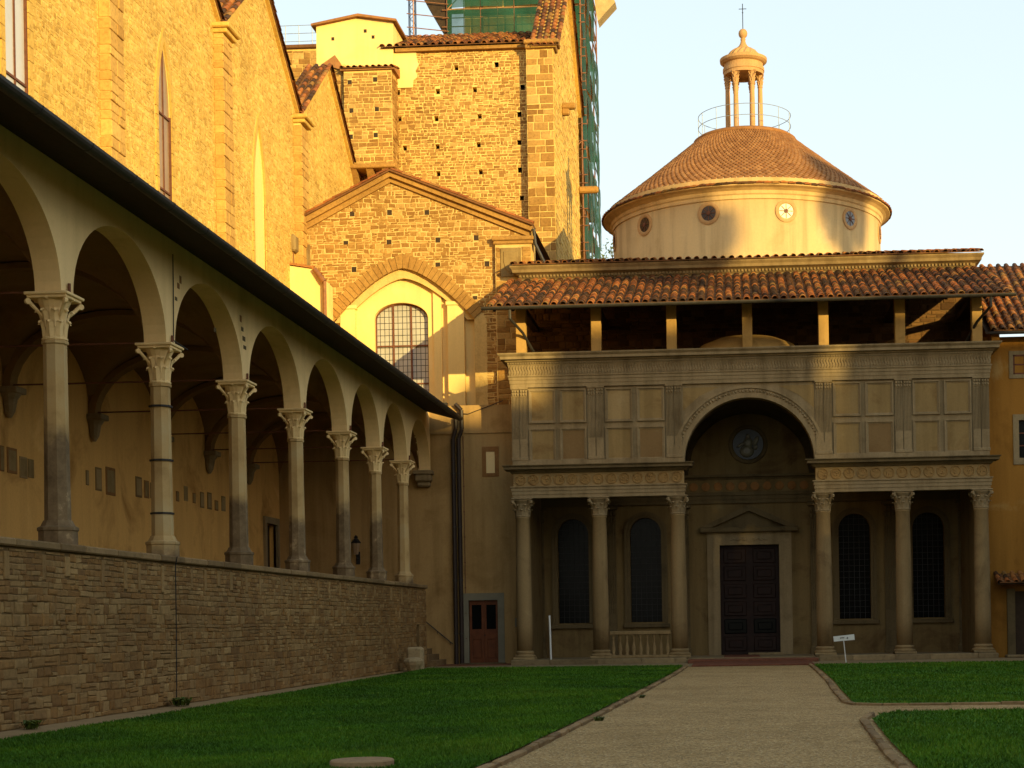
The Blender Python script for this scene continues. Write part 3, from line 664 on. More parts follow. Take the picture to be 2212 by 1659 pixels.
# vault
mb = MB()
for a, b in zip(CY, CY[1:] + [YEND]):
    def fn(s, t, a=a, b=b):
        u, v = 2 * s - 1, 2 * t - 1
        return (XA - 0.2 + (XB - XA + 0.2) * s, a + (b - a) * t, ZS - 0.05 + (ZC + 0.1 - ZS) * max(math.sqrt(max(0, 1 - u * u)), math.sqrt(max(0, 1 - v * v))))
    mb.grid(fn, 20, 20)
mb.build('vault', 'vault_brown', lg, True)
for cy in CY[1:]:
    mb = MB(); n = 18; hw = (XA - XB) / 2; xc = (XA + XB) / 2
    for i in range(n):
        t0, t1 = math.pi * i / n, math.pi * (i + 1) / n; vs = []
        for t in (t0, t1):
            for rr_, yy in ((1.0, -0.2), (1.0, 0.2), (0.93, 0.2), (0.93, -0.2)):
                vs.append((xc + hw * rr_ * math.cos(t), cy + yy, ZS - 0.02 + (ZC + 0.04 - ZS) * rr_ * math.sin(t)))
        mb.add(vs, [(0, 1, 5, 4), (1, 2, 6, 5), (2, 3, 7, 6), (3, 0, 4, 7)])
    mb.build('transverse_arch', 'vault_brown', lg)
    mb = MB(); mb.cbox(XB - 0.05, XB + 0.42, cy - 0.3, cy + 0.3, ZS - 0.16, ZS, 0.02); mb.lathe([(0.05, -0.75), (0.14, -0.6), (0.2, -0.3), (0.3, -0.16)], (XB + 0.1, cy, ZS), 10); mb.build('wall_corbel', 'serena', lg)
    mb = MB(); mb.tube((XA + 0.3, cy, ZS + 0.06), (XB, cy, ZS + 0.06), 0.022, n=6); mb.tube((XA + 0.28, cy, ZS - 0.02), (XA + 0.28, cy, ZS + 0.2), 0.03, n=6); mb.build('tie_rod', 'rust', lg)
# arcade wall with depressed round arches
PA = frame_pt((XA + 0.24, 0, 0), (0, 1, 0), (1, 0, 0))
holes = []
for a, b in zip(CY, CY[1:] + [YEND]):
    aa = a + 0.27; bb = b - (0.27 if b != YEND else 0.02); holes.append(((aa + bb) / 2, (bb - aa) / 2, ZS, ZS, 'ell', ZC - ZS))
mb = MB()
for k in range(len(holes)):                                   # finer arches than the default
    pass
_ac = arch_curve
def arch_curve(kind, w_, rise, n=14): return _ac(kind, w_, rise, 30 if kind == 'ell' else 20)
holed_wall(mb, PA, 15, YEND, ZS, 10.02, holes, 0.48)
mb.build('arcade_wall', 'arcade', lg)
# columns
shaft_h = [0.0, 5.05, 4.6, 4.1, 3.9, 4.3, 4.35, 4.4, 3.5]
for i, cy in enumerate(CY[1:]):
    c = (XA, cy, 3.1); col = bpy.data.objects.new('column', None); COL.objects.link(col); col.parent = lg; col.location = Vector(c) - Vector(wloc(lg))
    rr_ = [0.5, 0.52, 0.33, 0.468, 0.456, 0.53, 0.52, 0.33][i]
    mb = MB(); mb.cur = rr_
    mb.lathe([(0.34, 0), (0.34, 0.26), (0.36, 0.28), (0.36, 0.33), (0.30, 0.36), (0.27, 0.42), (0.25, 0.46)], c, 8, rot=math.pi / 8); mb.build('base', 'colm', col)
    mb = MB(); mb.cur = rr_; mb.lathe([(0.232, 0.45), (0.215, 2.0), (0.205, 3.62), (0.235, 3.64), (0.235, 3.69), (0.2, 3.71)], c, 8, rot=math.pi / 8); mb.build('shaft', 'colm', col)
    mb = MB(); mb.cur = 0.1; capital(mb, (XA, cy, 6.79), 0.2, ZS - 6.79, 0.40, 16); mb.build('capital', 'arcade', col)
    if i == 2:
        for z in (4.02, 5.15, 6.3):
            MB().lathe([(0.225, z - 3.1), (0.25, z - 3.1), (0.25, z - 3.06), (0.225, z - 3.06)], c, 8, rot=math.pi / 8).build('iron_band', 'iron', col)
# corbel at the end wall
mb = MB(); mb.cbox(XA - 0.32, XA + 0.32, YEND - 0.45, YEND + 0.02, 7.22, 7.5, 0.05); mb.cbox(XA - 0.38, XA + 0.38, YEND - 0.5, YEND + 0.02, 7.5, ZS + 0.02, 0.02); mb.cbox(XA - 0.26, XA + 0.26, YEND - 0.32, YEND + 0.02, 7.02, 7.22, 0.05); mb.build('end_corbel', 'serena', lg)
# fresco fragments in the spandrels: bits of faded red and blue plaster
rnd = random.Random(4)
for px, py, wd, hh, m in ((462, 707, 5, 9, 'serena_dark'), (383, 610, 5, 12, 'terra'), (388, 595, 4, 16, 'terra'), (378, 640, 5, 8, 'serena_dark'), (521, 705, 5, 9, 'serena_dark'), (524, 725, 6, 10, 'serena_dark'), (526, 745, 6, 8, 'serena_dark'), (518, 680, 4, 14, 'terra')):
    p = W(px, py, X=XA + 0.245); q = W(px + wd, py, X=XA + 0.245); r_ = W(px, py + hh, X=XA + 0.245)
    MB().box(XA + 0.236, XA + 0.2445, p.y, q.y, r_.z, p.z).build('fresco_fragment', m, lg)
# cable down the spandrel
y0 = W(375, 650, X=XA + 0.27).y
MB().path([(XA + 0.27, y0, 9.6), (XA + 0.262, y0 + 0.02, 8.6), (XA + 0.26, y0 - 0.01, 7.75), (XA + 0.45, y0 + 0.35, 7.6)], 0.012, 6).build('spandrel_cable', 'iron', lg)
# roof: boards, rafters, tiles, gutter
EX, EZ = XA + 1.5, 9.53
RZ = EZ + 0.30 * (EX - XB)
mb = MB(); mb.add([(EX, 13, EZ), (EX, YEND - 0.9, EZ), (XB, YEND, RZ), (XB, 13, RZ), (EX, 13, EZ + 0.05), (EX, YEND - 0.9, EZ + 0.05), (XB, YEND, RZ + 0.05), (XB, 13, RZ + 0.05)], [(0, 1, 2, 3), (4, 5, 6, 7), (0, 1, 5, 4), (1, 2, 6, 5), (2, 3, 7, 6), (3, 0, 4, 7)])
rf = mb.build('roof', 'wood_and_hole_dark', lg)
tiled_slope(rf, (EX + 0.06, 13.2, EZ + 0.05), (EX + 0.06, YEND - 0.9, EZ + 0.05), Vector((XB - EX, 0, RZ - EZ)), sp=0.3, expo=0.38, r=0.085, limit=175, seed=8, rows_only=6)
mb = MB()
def halfpipe(mb, A, B, r, n=8, th=0.012, a0=math.pi, a1=2 * math.pi):
    A, B = Vector(A), Vector(B); d = nrm(B - A); s = d.cross(Vector((0, 0, 1))).normalized(); vs = []
    for p in (A, B):
        for rad in (r, r - th):
            for i in range(n + 1):
                t = a0 + (a1 - a0) * i / n; vs.append(p + s * (rad * math.cos(t)) + Vector((0, 0, rad * math.sin(t))))
    k = n + 1; fs = []
    for i in range(n): fs += [(i, i + 1, 2 * k + i + 1, 2 * k + i), (k + i, 3 * k + i, 3 * k + i + 1, k + i + 1), (i, k + i, k + i + 1, i + 1), (2 * k + i, 2 * k + i + 1, 3 * k + i + 1, 3 * k + i)]
    fs += [(0, 2 * k, 3 * k, k), (n, k + n, 3 * k + n, 2 * k + n)]
    mb.add(vs, fs)
halfpipe(mb, (EX + 0.09, 13, EZ + 0.09), (EX + 0.09, YEND - 0.85, EZ + 0.09), 0.125)
gt = mb.build('gutter', 'metal', lg, False)
y = 15.0
while y < 64:
    mb = MB(); halfpipe(mb, (EX + 0.09, y, EZ + 0.09), (EX + 0.09, y + 0.03, EZ + 0.09), 0.133, th=0.008); mb.build('gutter_strap', 'metal', gt); y += 2.0

# ================================================================== CONNECTING WALL with the red door
cw = thing('connecting_wall', 'tall plaster wall with a red-brown door beside the portico', 'wall', (-10, YEND, 0))
PD = frame_pt((0, YEND, 0), (1, 0, 0), (0, -1, 0))
holes = [(-9.93, 0.575, -0.05, 2.52, 'flat', 0)]
mb = MB(); holed_wall(mb, PD, XB - 0.4, -8.43, -0.05, 9.1, holes, 0.5); mb.build('wall', 'doorwall', cw)
MB().box(XB - 0.4, -8.43, YEND - 0.06, YEND + 0.5, 9.1, 10.2).build('upper_wall', 'doorwall', cw)
mb = MB()
for a, b, c, d in ((-10.76, -10.505, -0.03, 2.8), (-9.355, -9.1, -0.03, 2.8), (-10.505, -9.355, 2.52, 2.8)): mb.box(a, b, YEND - 0.05, YEND + 0.1, c, d)
mb.build('door_frame', 'frame_grey', cw)
dr = MB().box(-10.5, -9.36, YEND + 0.16, YEND + 0.22, 0.05, 2.52).build('door', 'door_red', cw)
for s in (-1, 1):
    c = -9.93 + s * 0.287
    mb = MB()
    for a, b, z0, z1 in ((c - 0.28, c - 0.19, 0.06, 2.5), (c + 0.19, c + 0.28, 0.06, 2.5), (c - 0.19, c + 0.19, 0.06, 0.2), (c - 0.19, c + 0.19, 1.0, 1.38), (c - 0.19, c + 0.19, 2.34, 2.5)): mb.box(a, b, YEND + 0.115, YEND + 0.162, z0, z1)
    mb.build('door_leaf', 'door_red', dr)
    MB().box(c - 0.19, c + 0.19, YEND + 0.14, YEND + 0.158, 1.38, 2.34).build('door_pane', 'glass_dark', dr)
    MB().cbox(c - 0.16, c + 0.16, YEND + 0.13, YEND + 0.165, 0.24, 0.96, 0.012).build('door_panel', 'door_red', dr)
MB().lathe([(0.02, 0), (0.03, 0.02), (0.02, 0.04)], (-9.9, YEND + 0.1, 1.12), 8).build('door_knob', 'iron', dr)
MB().cbox(-10.8, -9.05, YEND - 0.5, YEND + 0.2, -0.04, 0.06, 0.015).build('door_step', 'serena_dark', cw)
mb = MB(); nx0, nx1, nz0, nz1 = -9.88, -9.22, 7.38, 8.56                                  # walled-up little window
for a, b, c, d in ((nx0, nx0 + 0.16, nz0, nz1), (nx1 - 0.16, nx1, nz0, nz1), (nx0 + 0.16, nx1 - 0.16, nz1 - 0.2, nz1), (nx0 + 0.16, nx1 - 0.16, nz0, nz0 + 0.14)): mb.box(a, b, YEND - 0.03, YEND + 0.02, c, d)
mb.build('blind_window_frame', 'terra', cw)
MB().box(nx0 + 0.16, nx1 - 0.16, YEND - 0.012, YEND + 0.01, nz0 + 0.14, nz1 - 0.2).build('blind_window_fill', 'arcade', cw)
# drainpipes
for x, r_, zt in ((-11.0, 0.085, 9.3), (-10.78, 0.085, 9.9)):
    mb = MB(); mb.tube((x, YEND - 0.14, 0.0), (x, YEND - 0.14, 8.9), r_, n=10)
    if x < -10.9: mb.path([(x, YEND - 0.14, 8.9), (x + 0.12, YEND - 0.16, 9.3), (x + 0.12, YEND - 0.2, 9.7)], r_, 8)
    else: mb.path([(x, YEND - 0.14, 8.9), (x + 0.14, YEND - 0.16, 9.25), (x + 0.14, YEND - 0.2, 10.0), (x - 0.1, YEND - 0.2, 10.25)], r_ * 0.95, 8)
    pp = mb.build('drainpipe', 'pipe', cw)
    for z in (1.2, 3.3, 5.4, 7.5):
        mb = MB(); mb.tube((x, YEND - 0.14, z), (x, YEND - 0.14, z + 0.05), r_ + 0.012, n=10); mb.box(x - 0.02, x + 0.02, YEND - 0.09, YEND + 0.02, z, z + 0.05); mb.build('pipe_bracket', 'metal', pp)
mb = MB(); mb.tube((-10.62, YEND - 0.03, 0), (-10.62, YEND - 0.03, 9.0), 0.013, n=6)
for z in range(1, 9): mb.box(-10.645, -10.595, YEND - 0.05, YEND + 0.01, z, z + 0.04)
mb.build('lightning_cable', 'rust', cw)
MB().path([(-11.4, YEND - 0.3, 9.95), (-10.4, YEND - 0.1, 9.85), (-9.0, YEND - 0.1, 10.35)], 0.015, 5).build('sagging_cable', 'iron', cw)
mb = MB(); mb.box(-11.6, -11.2, YEND - 0.3, YEND, 9.95, 10.3); mb.build('flue_box', 'metal', cw)
# meter box by the portico
MB().cbox(-8.62, -8.44, YEND - 0.5, YEND - 0.3, 1.45, 1.8, 0.01).build('meter_box', 'frame_grey', cw)
# steps into the loggia, with handrail
st = thing('steps', 'short stone steps with iron handrail at the end of the parapet', 'steps', (-11.6, 64, 0))
for i in range(10):
    MB().cbox(-11.45 - 0.28 * (i + 1), -11.45 - 0.28 * i + 0.02, 63.0, YEND, -0.02, 0.22 * (i + 1), 0.012, rnd.random()).build('step', 'kerb', st)
mb = MB(); mb.tube((-11.15, YEND - 0.1, 0.82), (-12.9, YEND - 0.1, 2.3), 0.022, n=6)
for k in (0.06, 0.35, 0.7): mb.tube((-11.15 - 1.75 * k, YEND - 0.1, 0.8 + 1.48 * k), (-11.15 - 1.75 * k, YEND + 0.01, 0.72 + 1.48 * k), 0.014, n=5)
mb.build('handrail', 'iron', st)
o = MB().box(-11.5, -8.6, 63.2, YEND, -0.025, 0.02).build('red_paving', 'redpave'); struct(o, 'worn red brick paving at the foot of the steps')

# ================================================================== CHAPEL
FY, CX = 63.2, 0.605
BY = 68.2
ch = thing('chapel', 'renaissance chapel with columned portico, tiled conical dome and lantern', 'chapel', (CX, FY, 0))
colx = [CX - 8.685, CX - 5.75, CX - 2.755, CX + 2.755, CX + 5.75, CX + 8.685]
XL, XR = CX - 9.03, CX + 9.03
A0, A1 = CX - 2.46, CX + 2.46
MB().box(XL + 0.03, XR - 0.03, 62.95, BY, -0.02, 0.15).build('portico_floor', 'greypave', ch)
for x0, x1 in ((XL - 0.12, A0 - 0.02), (A1 + 0.02, XR + 0.12)):
    x = x0
    while x < x1 - 0.05:
        ln = min(random.uniform(1.2, 2.1), x1 - x); MB().cbox(x + 0.003, x + ln - 0.003, 62.72, 63.9, -0.02, 0.19, 0.02, random.random()).build('plinth_stone', 'greypave', ch); x += ln
MB().cbox(A0 + 0.05, A1 - 0.05, 61.6, 63.6, -0.02, 0.13, 0.015, 0.6).build('entrance_step', 'redpave', ch)
MB().cbox(A0 + 0.3, A1 - 0.4, 57.3, 61.6, -0.02, 0.05, 0.015, 0.4).build('entrance_paving', 'redpave', ch)
MB().box(CX - 1.1, CX + 0.3, 63.7, BY - 0.1, 0.15, 0.165).build('entrance_mat', 'redpave', ch)
# columns
for i, x in enumerate(colx):
    c = (x, FY + 0.22, 0.19); col = bpy.data.objects.new('column', None); COL.objects.link(col); col.parent = ch; col.location = Vector(c) - Vector(wloc(ch))
    mb = MB(); mb.cbox(x - 0.41, x + 0.41, c[1] - 0.41, c[1] + 0.41, 0.185, 0.29, 0.015)
    mb.lathe([(0.40, 0.09), (0.42, 0.13), (0.40, 0.17), (0.345, 0.19), (0.335, 0.22), (0.36, 0.25), (0.365, 0.28), (0.34, 0.31), (0.31, 0.34)], c, 28); mb.build('base', 'shaft', col, True)
    mb = MB(); mb.lathe([(0.305, 0.33), (0.307, 1.4), (0.30, 2.6), (0.285, 4.0), (0.262, 5.36), (0.285, 5.39), (0.285, 5.43), (0.262, 5.45)], c, 32); mb.build('shaft', 'shaft', col, True)
    mb = MB(); capital(mb, (x, c[1], 5.63), 0.262, 0.72, 0.40, 18); mb.build('capital', 'serena', col)
# entablature of each side
PFc = frame_pt((0, FY, 0), (1, 0, 0), (0, -1, 0))
for s, (x0, x1) in enumerate(((XL, A0), (A1, XR))):
    mb = MB(); p = [(x0, FY + 0.62), (x0, FY), (x1, FY), (x1, FY + 0.62)]
    mb.mould(p, [(-0.3, 6.35), (0.0, 6.35), (0.0, 6.48), (0.025, 6.485), (0.025, 6.62), (0.05, 6.625), (0.05, 6.72), (0.09, 6.76), (0.09, 6.80), (-0.3, 6.80)])
    mb.box(x0 + 0.25, x1 - 0.25, FY + 0.25, FY + 0.6, 6.36, 6.8); mb.build('architrave', 'serena', ch)
    fz = MB().box(x0 + 0.03, x1 - 0.03, FY + 0.03, FY + 0.62, 6.78, 7.32).build('frieze', 'frieze', ch)
    for k in range(13):                                        # carved roundels
        x = x0 + 0.3 + (x1 - x0 - 0.6) * k / 12; P = (x, 7.045); rd = random.Random(k + 40 * s); mb = MB(); n = 20
        ring = lambda r, d: [(x + r * math.cos(2 * math.pi * i / n), FY + 0.03 - d, 7.045 + r * math.sin(2 * math.pi * i / n)) for i in range(n)]
        vs = ring(0.215, 0.0) + ring(0.21, 0.035) + ring(0.175, 0.045) + ring(0.165, 0.012)
        fs = [(a * n + i, a * n + (i + 1) % n, (a + 1) * n + (i + 1) % n, (a + 1) * n + i) for a in range(3) for i in range(n)] + [tuple(range(3 * n, 4 * n))]
        mb.add(vs, fs); md = mb.build('medallion', 'medal', fz)
        mb = MB(); hx = rd.uniform(-0.03, 0.03)                # worn relief of a lamb and banner, as rounded lumps
        for q in range(6):
            a, b = rd.uniform(-0.09, 0.09), rd.uniform(-0.09, 0.09); rad = rd.uniform(0.022, 0.05)
            mb.lathe([(rad, -0.001), (rad * 0.8, rad * 0.35), (rad * 0.3, rad * 0.55)], (0, 0, 0), 8)
            m = len(mb.v) - 24
            for t in range(m, len(mb.v)):
                vx, vy, vz = mb.v[t]; mb.v[t] = (x + a + vx, FY + 0.03 - 0.012 - vz, 7.045 + b + vy)
        mb.build('relief', 'medal', md)
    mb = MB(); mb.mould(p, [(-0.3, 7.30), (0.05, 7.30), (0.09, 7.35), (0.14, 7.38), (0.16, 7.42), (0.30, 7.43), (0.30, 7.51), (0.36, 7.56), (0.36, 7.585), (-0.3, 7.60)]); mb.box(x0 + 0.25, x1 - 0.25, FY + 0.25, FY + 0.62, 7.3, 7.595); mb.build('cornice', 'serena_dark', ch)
# attic wall with the great arch
PAt = frame_pt((0, FY + 0.08, 0), (1, 0, 0), (0, -1, 0))
mb = MB(); holed_wall(mb, PAt, XL + 0.03, XR - 0.03, 7.59, 11.5, [(CX, 2.46, 7.59, 7.6, 'ell', 2.40)], 0.5); at = mb.build('attic_wall', 'serena', ch)
mb = MB(); arch_band(mb, PAt, CX, 2.46, 7.6, 'ell', 2.40, 0.15, 0, 0.06); arch_band(mb, PAt, CX, 2.61, 7.6, 'ell', 2.55, 0.2, 0, 0.03); arch_band(mb, PAt, CX, 2.81, 7.6, 'ell', 2.75, 0.10, 0, 0.09); mb.build('archivolt', 'serena', ch)
rd = random.Random(3); mb = MB()                               # carved foliage in the archivolt
for i in range(64):
    t = math.pi * (i + 0.5) / 64; r_ = 2.71; x = CX - r_ * math.cos(t); z = 7.6 + 2.65 * math.sin(t); s_ = rd.uniform(0.04, 0.075)
    mb.add([(x - s_, FY + 0.05, z - s_), (x + s_, FY + 0.05, z - s_), (x + s_, FY + 0.05, z + s_), (x - s_, FY + 0.05, z + s_), (x + rd.uniform(-.03, .03), FY - 0.02, z + rd.uniform(-.03, .03))], [(0, 1, 4), (1, 2, 4), (2, 3, 4), (3, 0, 4)])
mb.build('archivolt_carving', 'serena', ch)
for a, b in ((XL + 0.02, A0 - 0.02), (A1 + 0.02, XR - 0.02)): MB().box(a, b, FY - 0.03, FY + 0.1, 7.59, 7.78).build('attic_plinth', 'serena', ch)
pairs = [XL + 0.31, CX - 5.81, CX - 2.83, CX + 2.83, CX + 5.81, XR - 0.31]
for k, xc in enumerate(pairs):
    for s in (-1, 1):
        x0, x1 = (xc - 0.30, xc - 0.015) if s < 0 else (xc + 0.015, xc + 0.30)
        mb = MB(); fluted(mb, x0, x1, FY + 0.0, FY + 0.1, 8.6, 10.22, 5); mb.box(x0, x1, FY + 0.0, FY + 0.1, 7.9, 8.6); mb.cbox(x0 - 0.02, x1 + 0.02, FY - 0.05, FY + 0.1, 7.775, 7.9, 0.015)
        pl = mb.build('attic_pilaster', 'serena', ch)
        mb = MB(); mb.box(x0, x1, FY - 0.01, FY + 0.09, 10.22, 10.5); mb.cbox(x0 - 0.03, x1 + 0.03, FY - 0.06, FY + 0.09, 10.49, 10.565, 0.01)
        for a in range(2):
            for b in range(3): mb.cbox(x0 + 0.01 + 0.095 * b, x0 + 0.085 + 0.095 * b, FY - 0.05 - 0.012 * a, FY, 10.25 + 0.12 * a, 10.35 + 0.12 * a, 0.02)
        mb.build('pilaster_capital', 'serena', pl)
for (xa, xb) in ((pairs[0] + 0.32, pairs[1] - 0.32), (pairs[1] + 0.32, pairs[2] - 0.32), (pairs[3] + 0.32, pairs[4] - 0.32), (pairs[4] + 0.32, pairs[5] - 0.32)):
    wd = (xb - xa - 0.24) / 2
    for c in range(2):
        for (z0, z1) in ((9.2, 10.48), (7.72, 9.0)):
            x0 = xa + 0.04 + c * (wd + 0.16); x1 = x0 + wd
            pn = MB().box(x0 + 0.1, x1 - 0.1, FY + 0.065, FY + 0.085, z0 + 0.1, z1 - 0.1).build('panel', random.choice(('panel', 'panel', 'panel_b', 'panel_c')), ch)
            mb = MB(); mb.v; q = [(x0, z0), (x1, z0), (x1, z1), (x0, z1)]
            prof = [(0, 0.082), (0, 0.0), (0.05, 0.0), (0.06, 0.045), (0.10, 0.05), (0.11, 0.082)]
            cx_, cz_ = (x0 + x1) / 2, (z0 + z1) / 2; vs = []
            for (u, z) in q:
                for ins, dy in prof: vs.append((u + (ins if u < cx_ else -ins), FY + dy, z + (ins if z < cz_ else -ins)))
            k = len(prof); mb.add(vs, [(i * k + a, ((i + 1) % 4) * k + a, ((i + 1) % 4) * k + a + 1, i * k + a + 1) for i in range(4) for a in range(k - 1)])
            mb.build('panel_frame', 'serena', pn)
for s in (-1, 1):                                              # spandrel panels beside the arch
    xo = CX + s * 2.48; xi = CX + s * 1.75
    mb = MB(); mb.add([(xo, FY + 0.07, 9.55), (xo, FY + 0.07, 10.42), (xi - s * 0.6, FY + 0.07, 10.42), (xi + s * 0.1, FY + 0.07, 10.1)], [(0, 1, 2, 3)]); mb.build('spandrel_panel', 'panel', ch)
# upper entablature
p = [(XL, BY), (XL, FY), (XR, FY), (XR, BY)]
mb = MB(); mb.mould(p, [(-0.3, 10.56), (0.03, 10.56), (0.03, 10.7), (0.05, 10.705), (0.05, 10.84), (0.075, 10.845), (0.075, 10.94), (0.11, 10.98), (0.11, 11.02), (-0.3, 11.02)]); mb.build('upper_architrave', 'serena', ch)
mb = MB(); mb.mould(p, [(-0.3, 11.02), (0.05, 11.02), (0.07, 11.12), (0.06, 11.25), (0.09, 11.37), (0.12, 11.43), (-0.3, 11.43)]); mb.build('upper_frieze', 'serena', ch)
mb = MB(); x = XL
while x < XR:                                                  # strigil flutes, S-shaped ribs
    pts = [(0.0, 11.03), (0.035, 11.1), (0.03, 11.18), (-0.005, 11.25), (-0.01, 11.32), (0.03, 11.41)]; vs = []
    for i, (dx, z) in enumerate(pts):
        yb = FY - 0.06 - (0.02 if z > 11.3 else 0); vs += [(x + dx - 0.03, yb + 0.02, z), (x + dx, yb - 0.035, z), (x + dx + 0.03, yb + 0.02, z)]
    mb.add(vs, [(3 * i + a, 3 * i + a + 1, 3 * i + a + 4, 3 * i + a + 3) for i in range(5) for a in (0, 1)]); x += 0.108
o = mb.build('strigil_ribs', 'serena', ch); o['kind'] = 'stuff'
mb = MB(); x = XL - 0.1
while x < XR + 0.1: mb.box(x, x + 0.05, FY - 0.17, FY - 0.09, 11.44, 11.5); x += 0.095
mb.build('dentils', 'serena', ch)['kind'] = 'stuff'
mb = MB(); mb.mould(p, [(-0.3, 11.42), (0.12, 11.42), (0.12, 11.5), (0.2, 11.54), (0.2, 11.58), (0.36, 11.6), (0.36, 11.7), (0.44, 11.78), (0.45, 11.83), (-0.3, 11.85)]); mb.build('upper_cornice', 'serena', ch)
# side walls, floor of the loft
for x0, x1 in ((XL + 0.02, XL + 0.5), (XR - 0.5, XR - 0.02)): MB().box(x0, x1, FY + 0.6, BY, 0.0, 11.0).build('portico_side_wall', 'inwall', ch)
MB().box(XL + 0.02, XR - 0.02, FY + 0.3, BY + 0.2, 11.45, 11.8).build('loft_floor', 'serena_dark', ch)
# vaults of the portico
mb = MB(); yc, ry = (FY + 0.6 + BY) / 2, (BY - FY - 0.6) / 2
def brl(x0, x1):
    mb.grid(lambda s, t: (x0 + (x1 - x0) * s, yc - ry * math.cos(math.pi * t), 7.5 + ry * math.sin(math.pi * t)), 4, 20)
brl(XL + 0.3, A0); brl(A1, XR - 0.3)
mb.grid(lambda s, t: (A0 + (A1 - A0) * s, yc - ry + 2 * ry * t, 7.6 + 2.4 * max(math.sqrt(max(0, 1 - (2 * s - 1) ** 2)), math.sqrt(max(0, 1 - (2 * t - 1) ** 2)))), 24, 24)
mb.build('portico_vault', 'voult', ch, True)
mb = MB(); mb.lathe([(2.35, 11.75), (2.2, 12.05), (1.8, 12.38), (1.2, 12.62), (0.5, 12.74), (0.02, 12.76)], (CX, FY + 2.7, 0), 32); mb.build('vault_extrados', 'pier', ch, True)
# back wall of the portico
PBk = frame_pt((0, BY, 0), (1, 0, 0), (0, -1, 0))
wc = [CX - 7.24, CX - 4.255, CX + 4.255, CX + 7.24]
holes = [(x, 0.64, 1.55, 5.19, 'ell', 0.64) for x in wc] + [(CX - 0.02, 1.21, 0.0, 4.64, 'flat', 0)]
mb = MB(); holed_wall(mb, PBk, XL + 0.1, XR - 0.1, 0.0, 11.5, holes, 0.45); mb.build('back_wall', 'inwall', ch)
for x in wc:
    mb = MB(); arch_band(mb, PBk, x, 0.64, 5.19, 'ell', 0.64, 0.12, -0.02, 0.05, 1.55); arch_band(mb, PBk, x, 0.76, 5.19, 'ell', 0.76, 0.12, -0.02, 0.09, 1.45)
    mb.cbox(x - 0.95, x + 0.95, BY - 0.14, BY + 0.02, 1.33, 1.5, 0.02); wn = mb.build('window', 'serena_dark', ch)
    mb = MB(); arch_fill(mb, PBk, x, 0.64, 1.55, 5.19, 'ell', 0.64, -0.3); mb.build('pane', 'glass_dark', wn)
    mb = MB()
    for k in range(1, 6):
        u = x - 0.64 + 1.28 * k / 6; zt = 5.19 + math.sqrt(max(0, 0.64 ** 2 - (u - x) ** 2)); mb.box(u - 0.008, u + 0.008, BY + 0.27, BY + 0.3, 1.55, zt)
    z = 1.8
    while z < 5.75:
        hw = 0.64 if z < 5.19 else math.sqrt(max(0.01, 0.64 ** 2 - (z - 5.19) ** 2)); mb.box(x - hw, x + hw, BY + 0.275, BY + 0.3, z - 0.008, z + 0.008); z += 0.24
    mb.build('glazing_bars', 'iron', wn)
for x in (CX - 8.72, CX - 5.75, CX - 2.755, CX + 2.755, CX + 5.75, CX + 8.72):  # pilasters behind the columns
    mb = MB(); fluted(mb, x - 0.28, x + 0.28, BY - 0.1, BY + 0.05, 1.9, 5.6, 6); mb.box(x - 0.28, x + 0.28, BY - 0.1, BY + 0.05, 0.45, 1.9); mb.cbox(x - 0.33, x + 0.33, BY - 0.15, BY + 0.05, 0.14, 0.45, 0.02)
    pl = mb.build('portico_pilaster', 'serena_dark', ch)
    mb = MB(); mb.box(x - 0.27, x + 0.27, BY - 0.1, BY + 0.05, 5.6, 6.2); mb.cbox(x - 0.38, x + 0.38, BY - 0.22, BY + 0.05, 6.18, 6.32, 0.015)
    for a in range(2):
        for b in range(4): mb.cbox(x - 0.29 + 0.15 * b, x - 0.16 + 0.15 * b, BY - 0.17 - 0.03 * a, BY, 5.66 + 0.25 * a, 5.86 + 0.25 * a, 0.03)
    mb.build('pilaster_capital', 'serena_dark', pl)
mb = MB(); mb.box(XL + 0.3, XR - 0.3, BY - 0.1, BY + 0.05, 6.34, 6.8); mb.box(XL + 0.3, XR - 0.3, BY - 0.13, BY, 6.5, 6.64); mb.box(XL + 0.3, XR - 0.3, BY - 0.16, BY, 6.66, 6.8); mb.build('inner_architrave', 'serena_dark', ch)
fz = MB().box(XL + 0.3, XR - 0.3, BY - 0.08, BY + 0.04, 6.8, 7.3).build('inner_frieze', 'inwall', ch)
x = CX - 2.25
while x < CX + 2.3:
    mb = MB(); n = 18; rg = lambda r, d: [(x + r * math.cos(2 * math.pi * i / n), BY - 0.08 - d, 7.03 + r * math.sin(2 * math.pi * i / n)) for i in range(n)]
    mb.add(rg(0.18, 0) + rg(0.175, 0.03) + rg(0.14, 0.035), [(a * n + i, a * n + (i + 1) % n, (a + 1) * n + (i + 1) % n, (a + 1) * n + i) for a in range(2) for i in range(n)] + [tuple(range(2 * n, 3 * n))]); mb.build('medallion', 'terra', fz); x += 0.5
mb = MB(); mb.add([(a, BY - d, z) for a in (XL + 0.3, XR - 0.3) for d, z in ((-0.02, 7.3), (0.1, 7.3), (0.16, 7.38), (0.28, 7.41), (0.3, 7.5), (-0.02, 7.5))], [(i, (i + 1) % 6, 6 + (i + 1) % 6, 6 + i) for i in range(6)] + [(0, 1, 2, 3, 4, 5), (6, 7, 8, 9, 10, 11)]); mb.build('inner_cornice', 'serena_dark', ch)
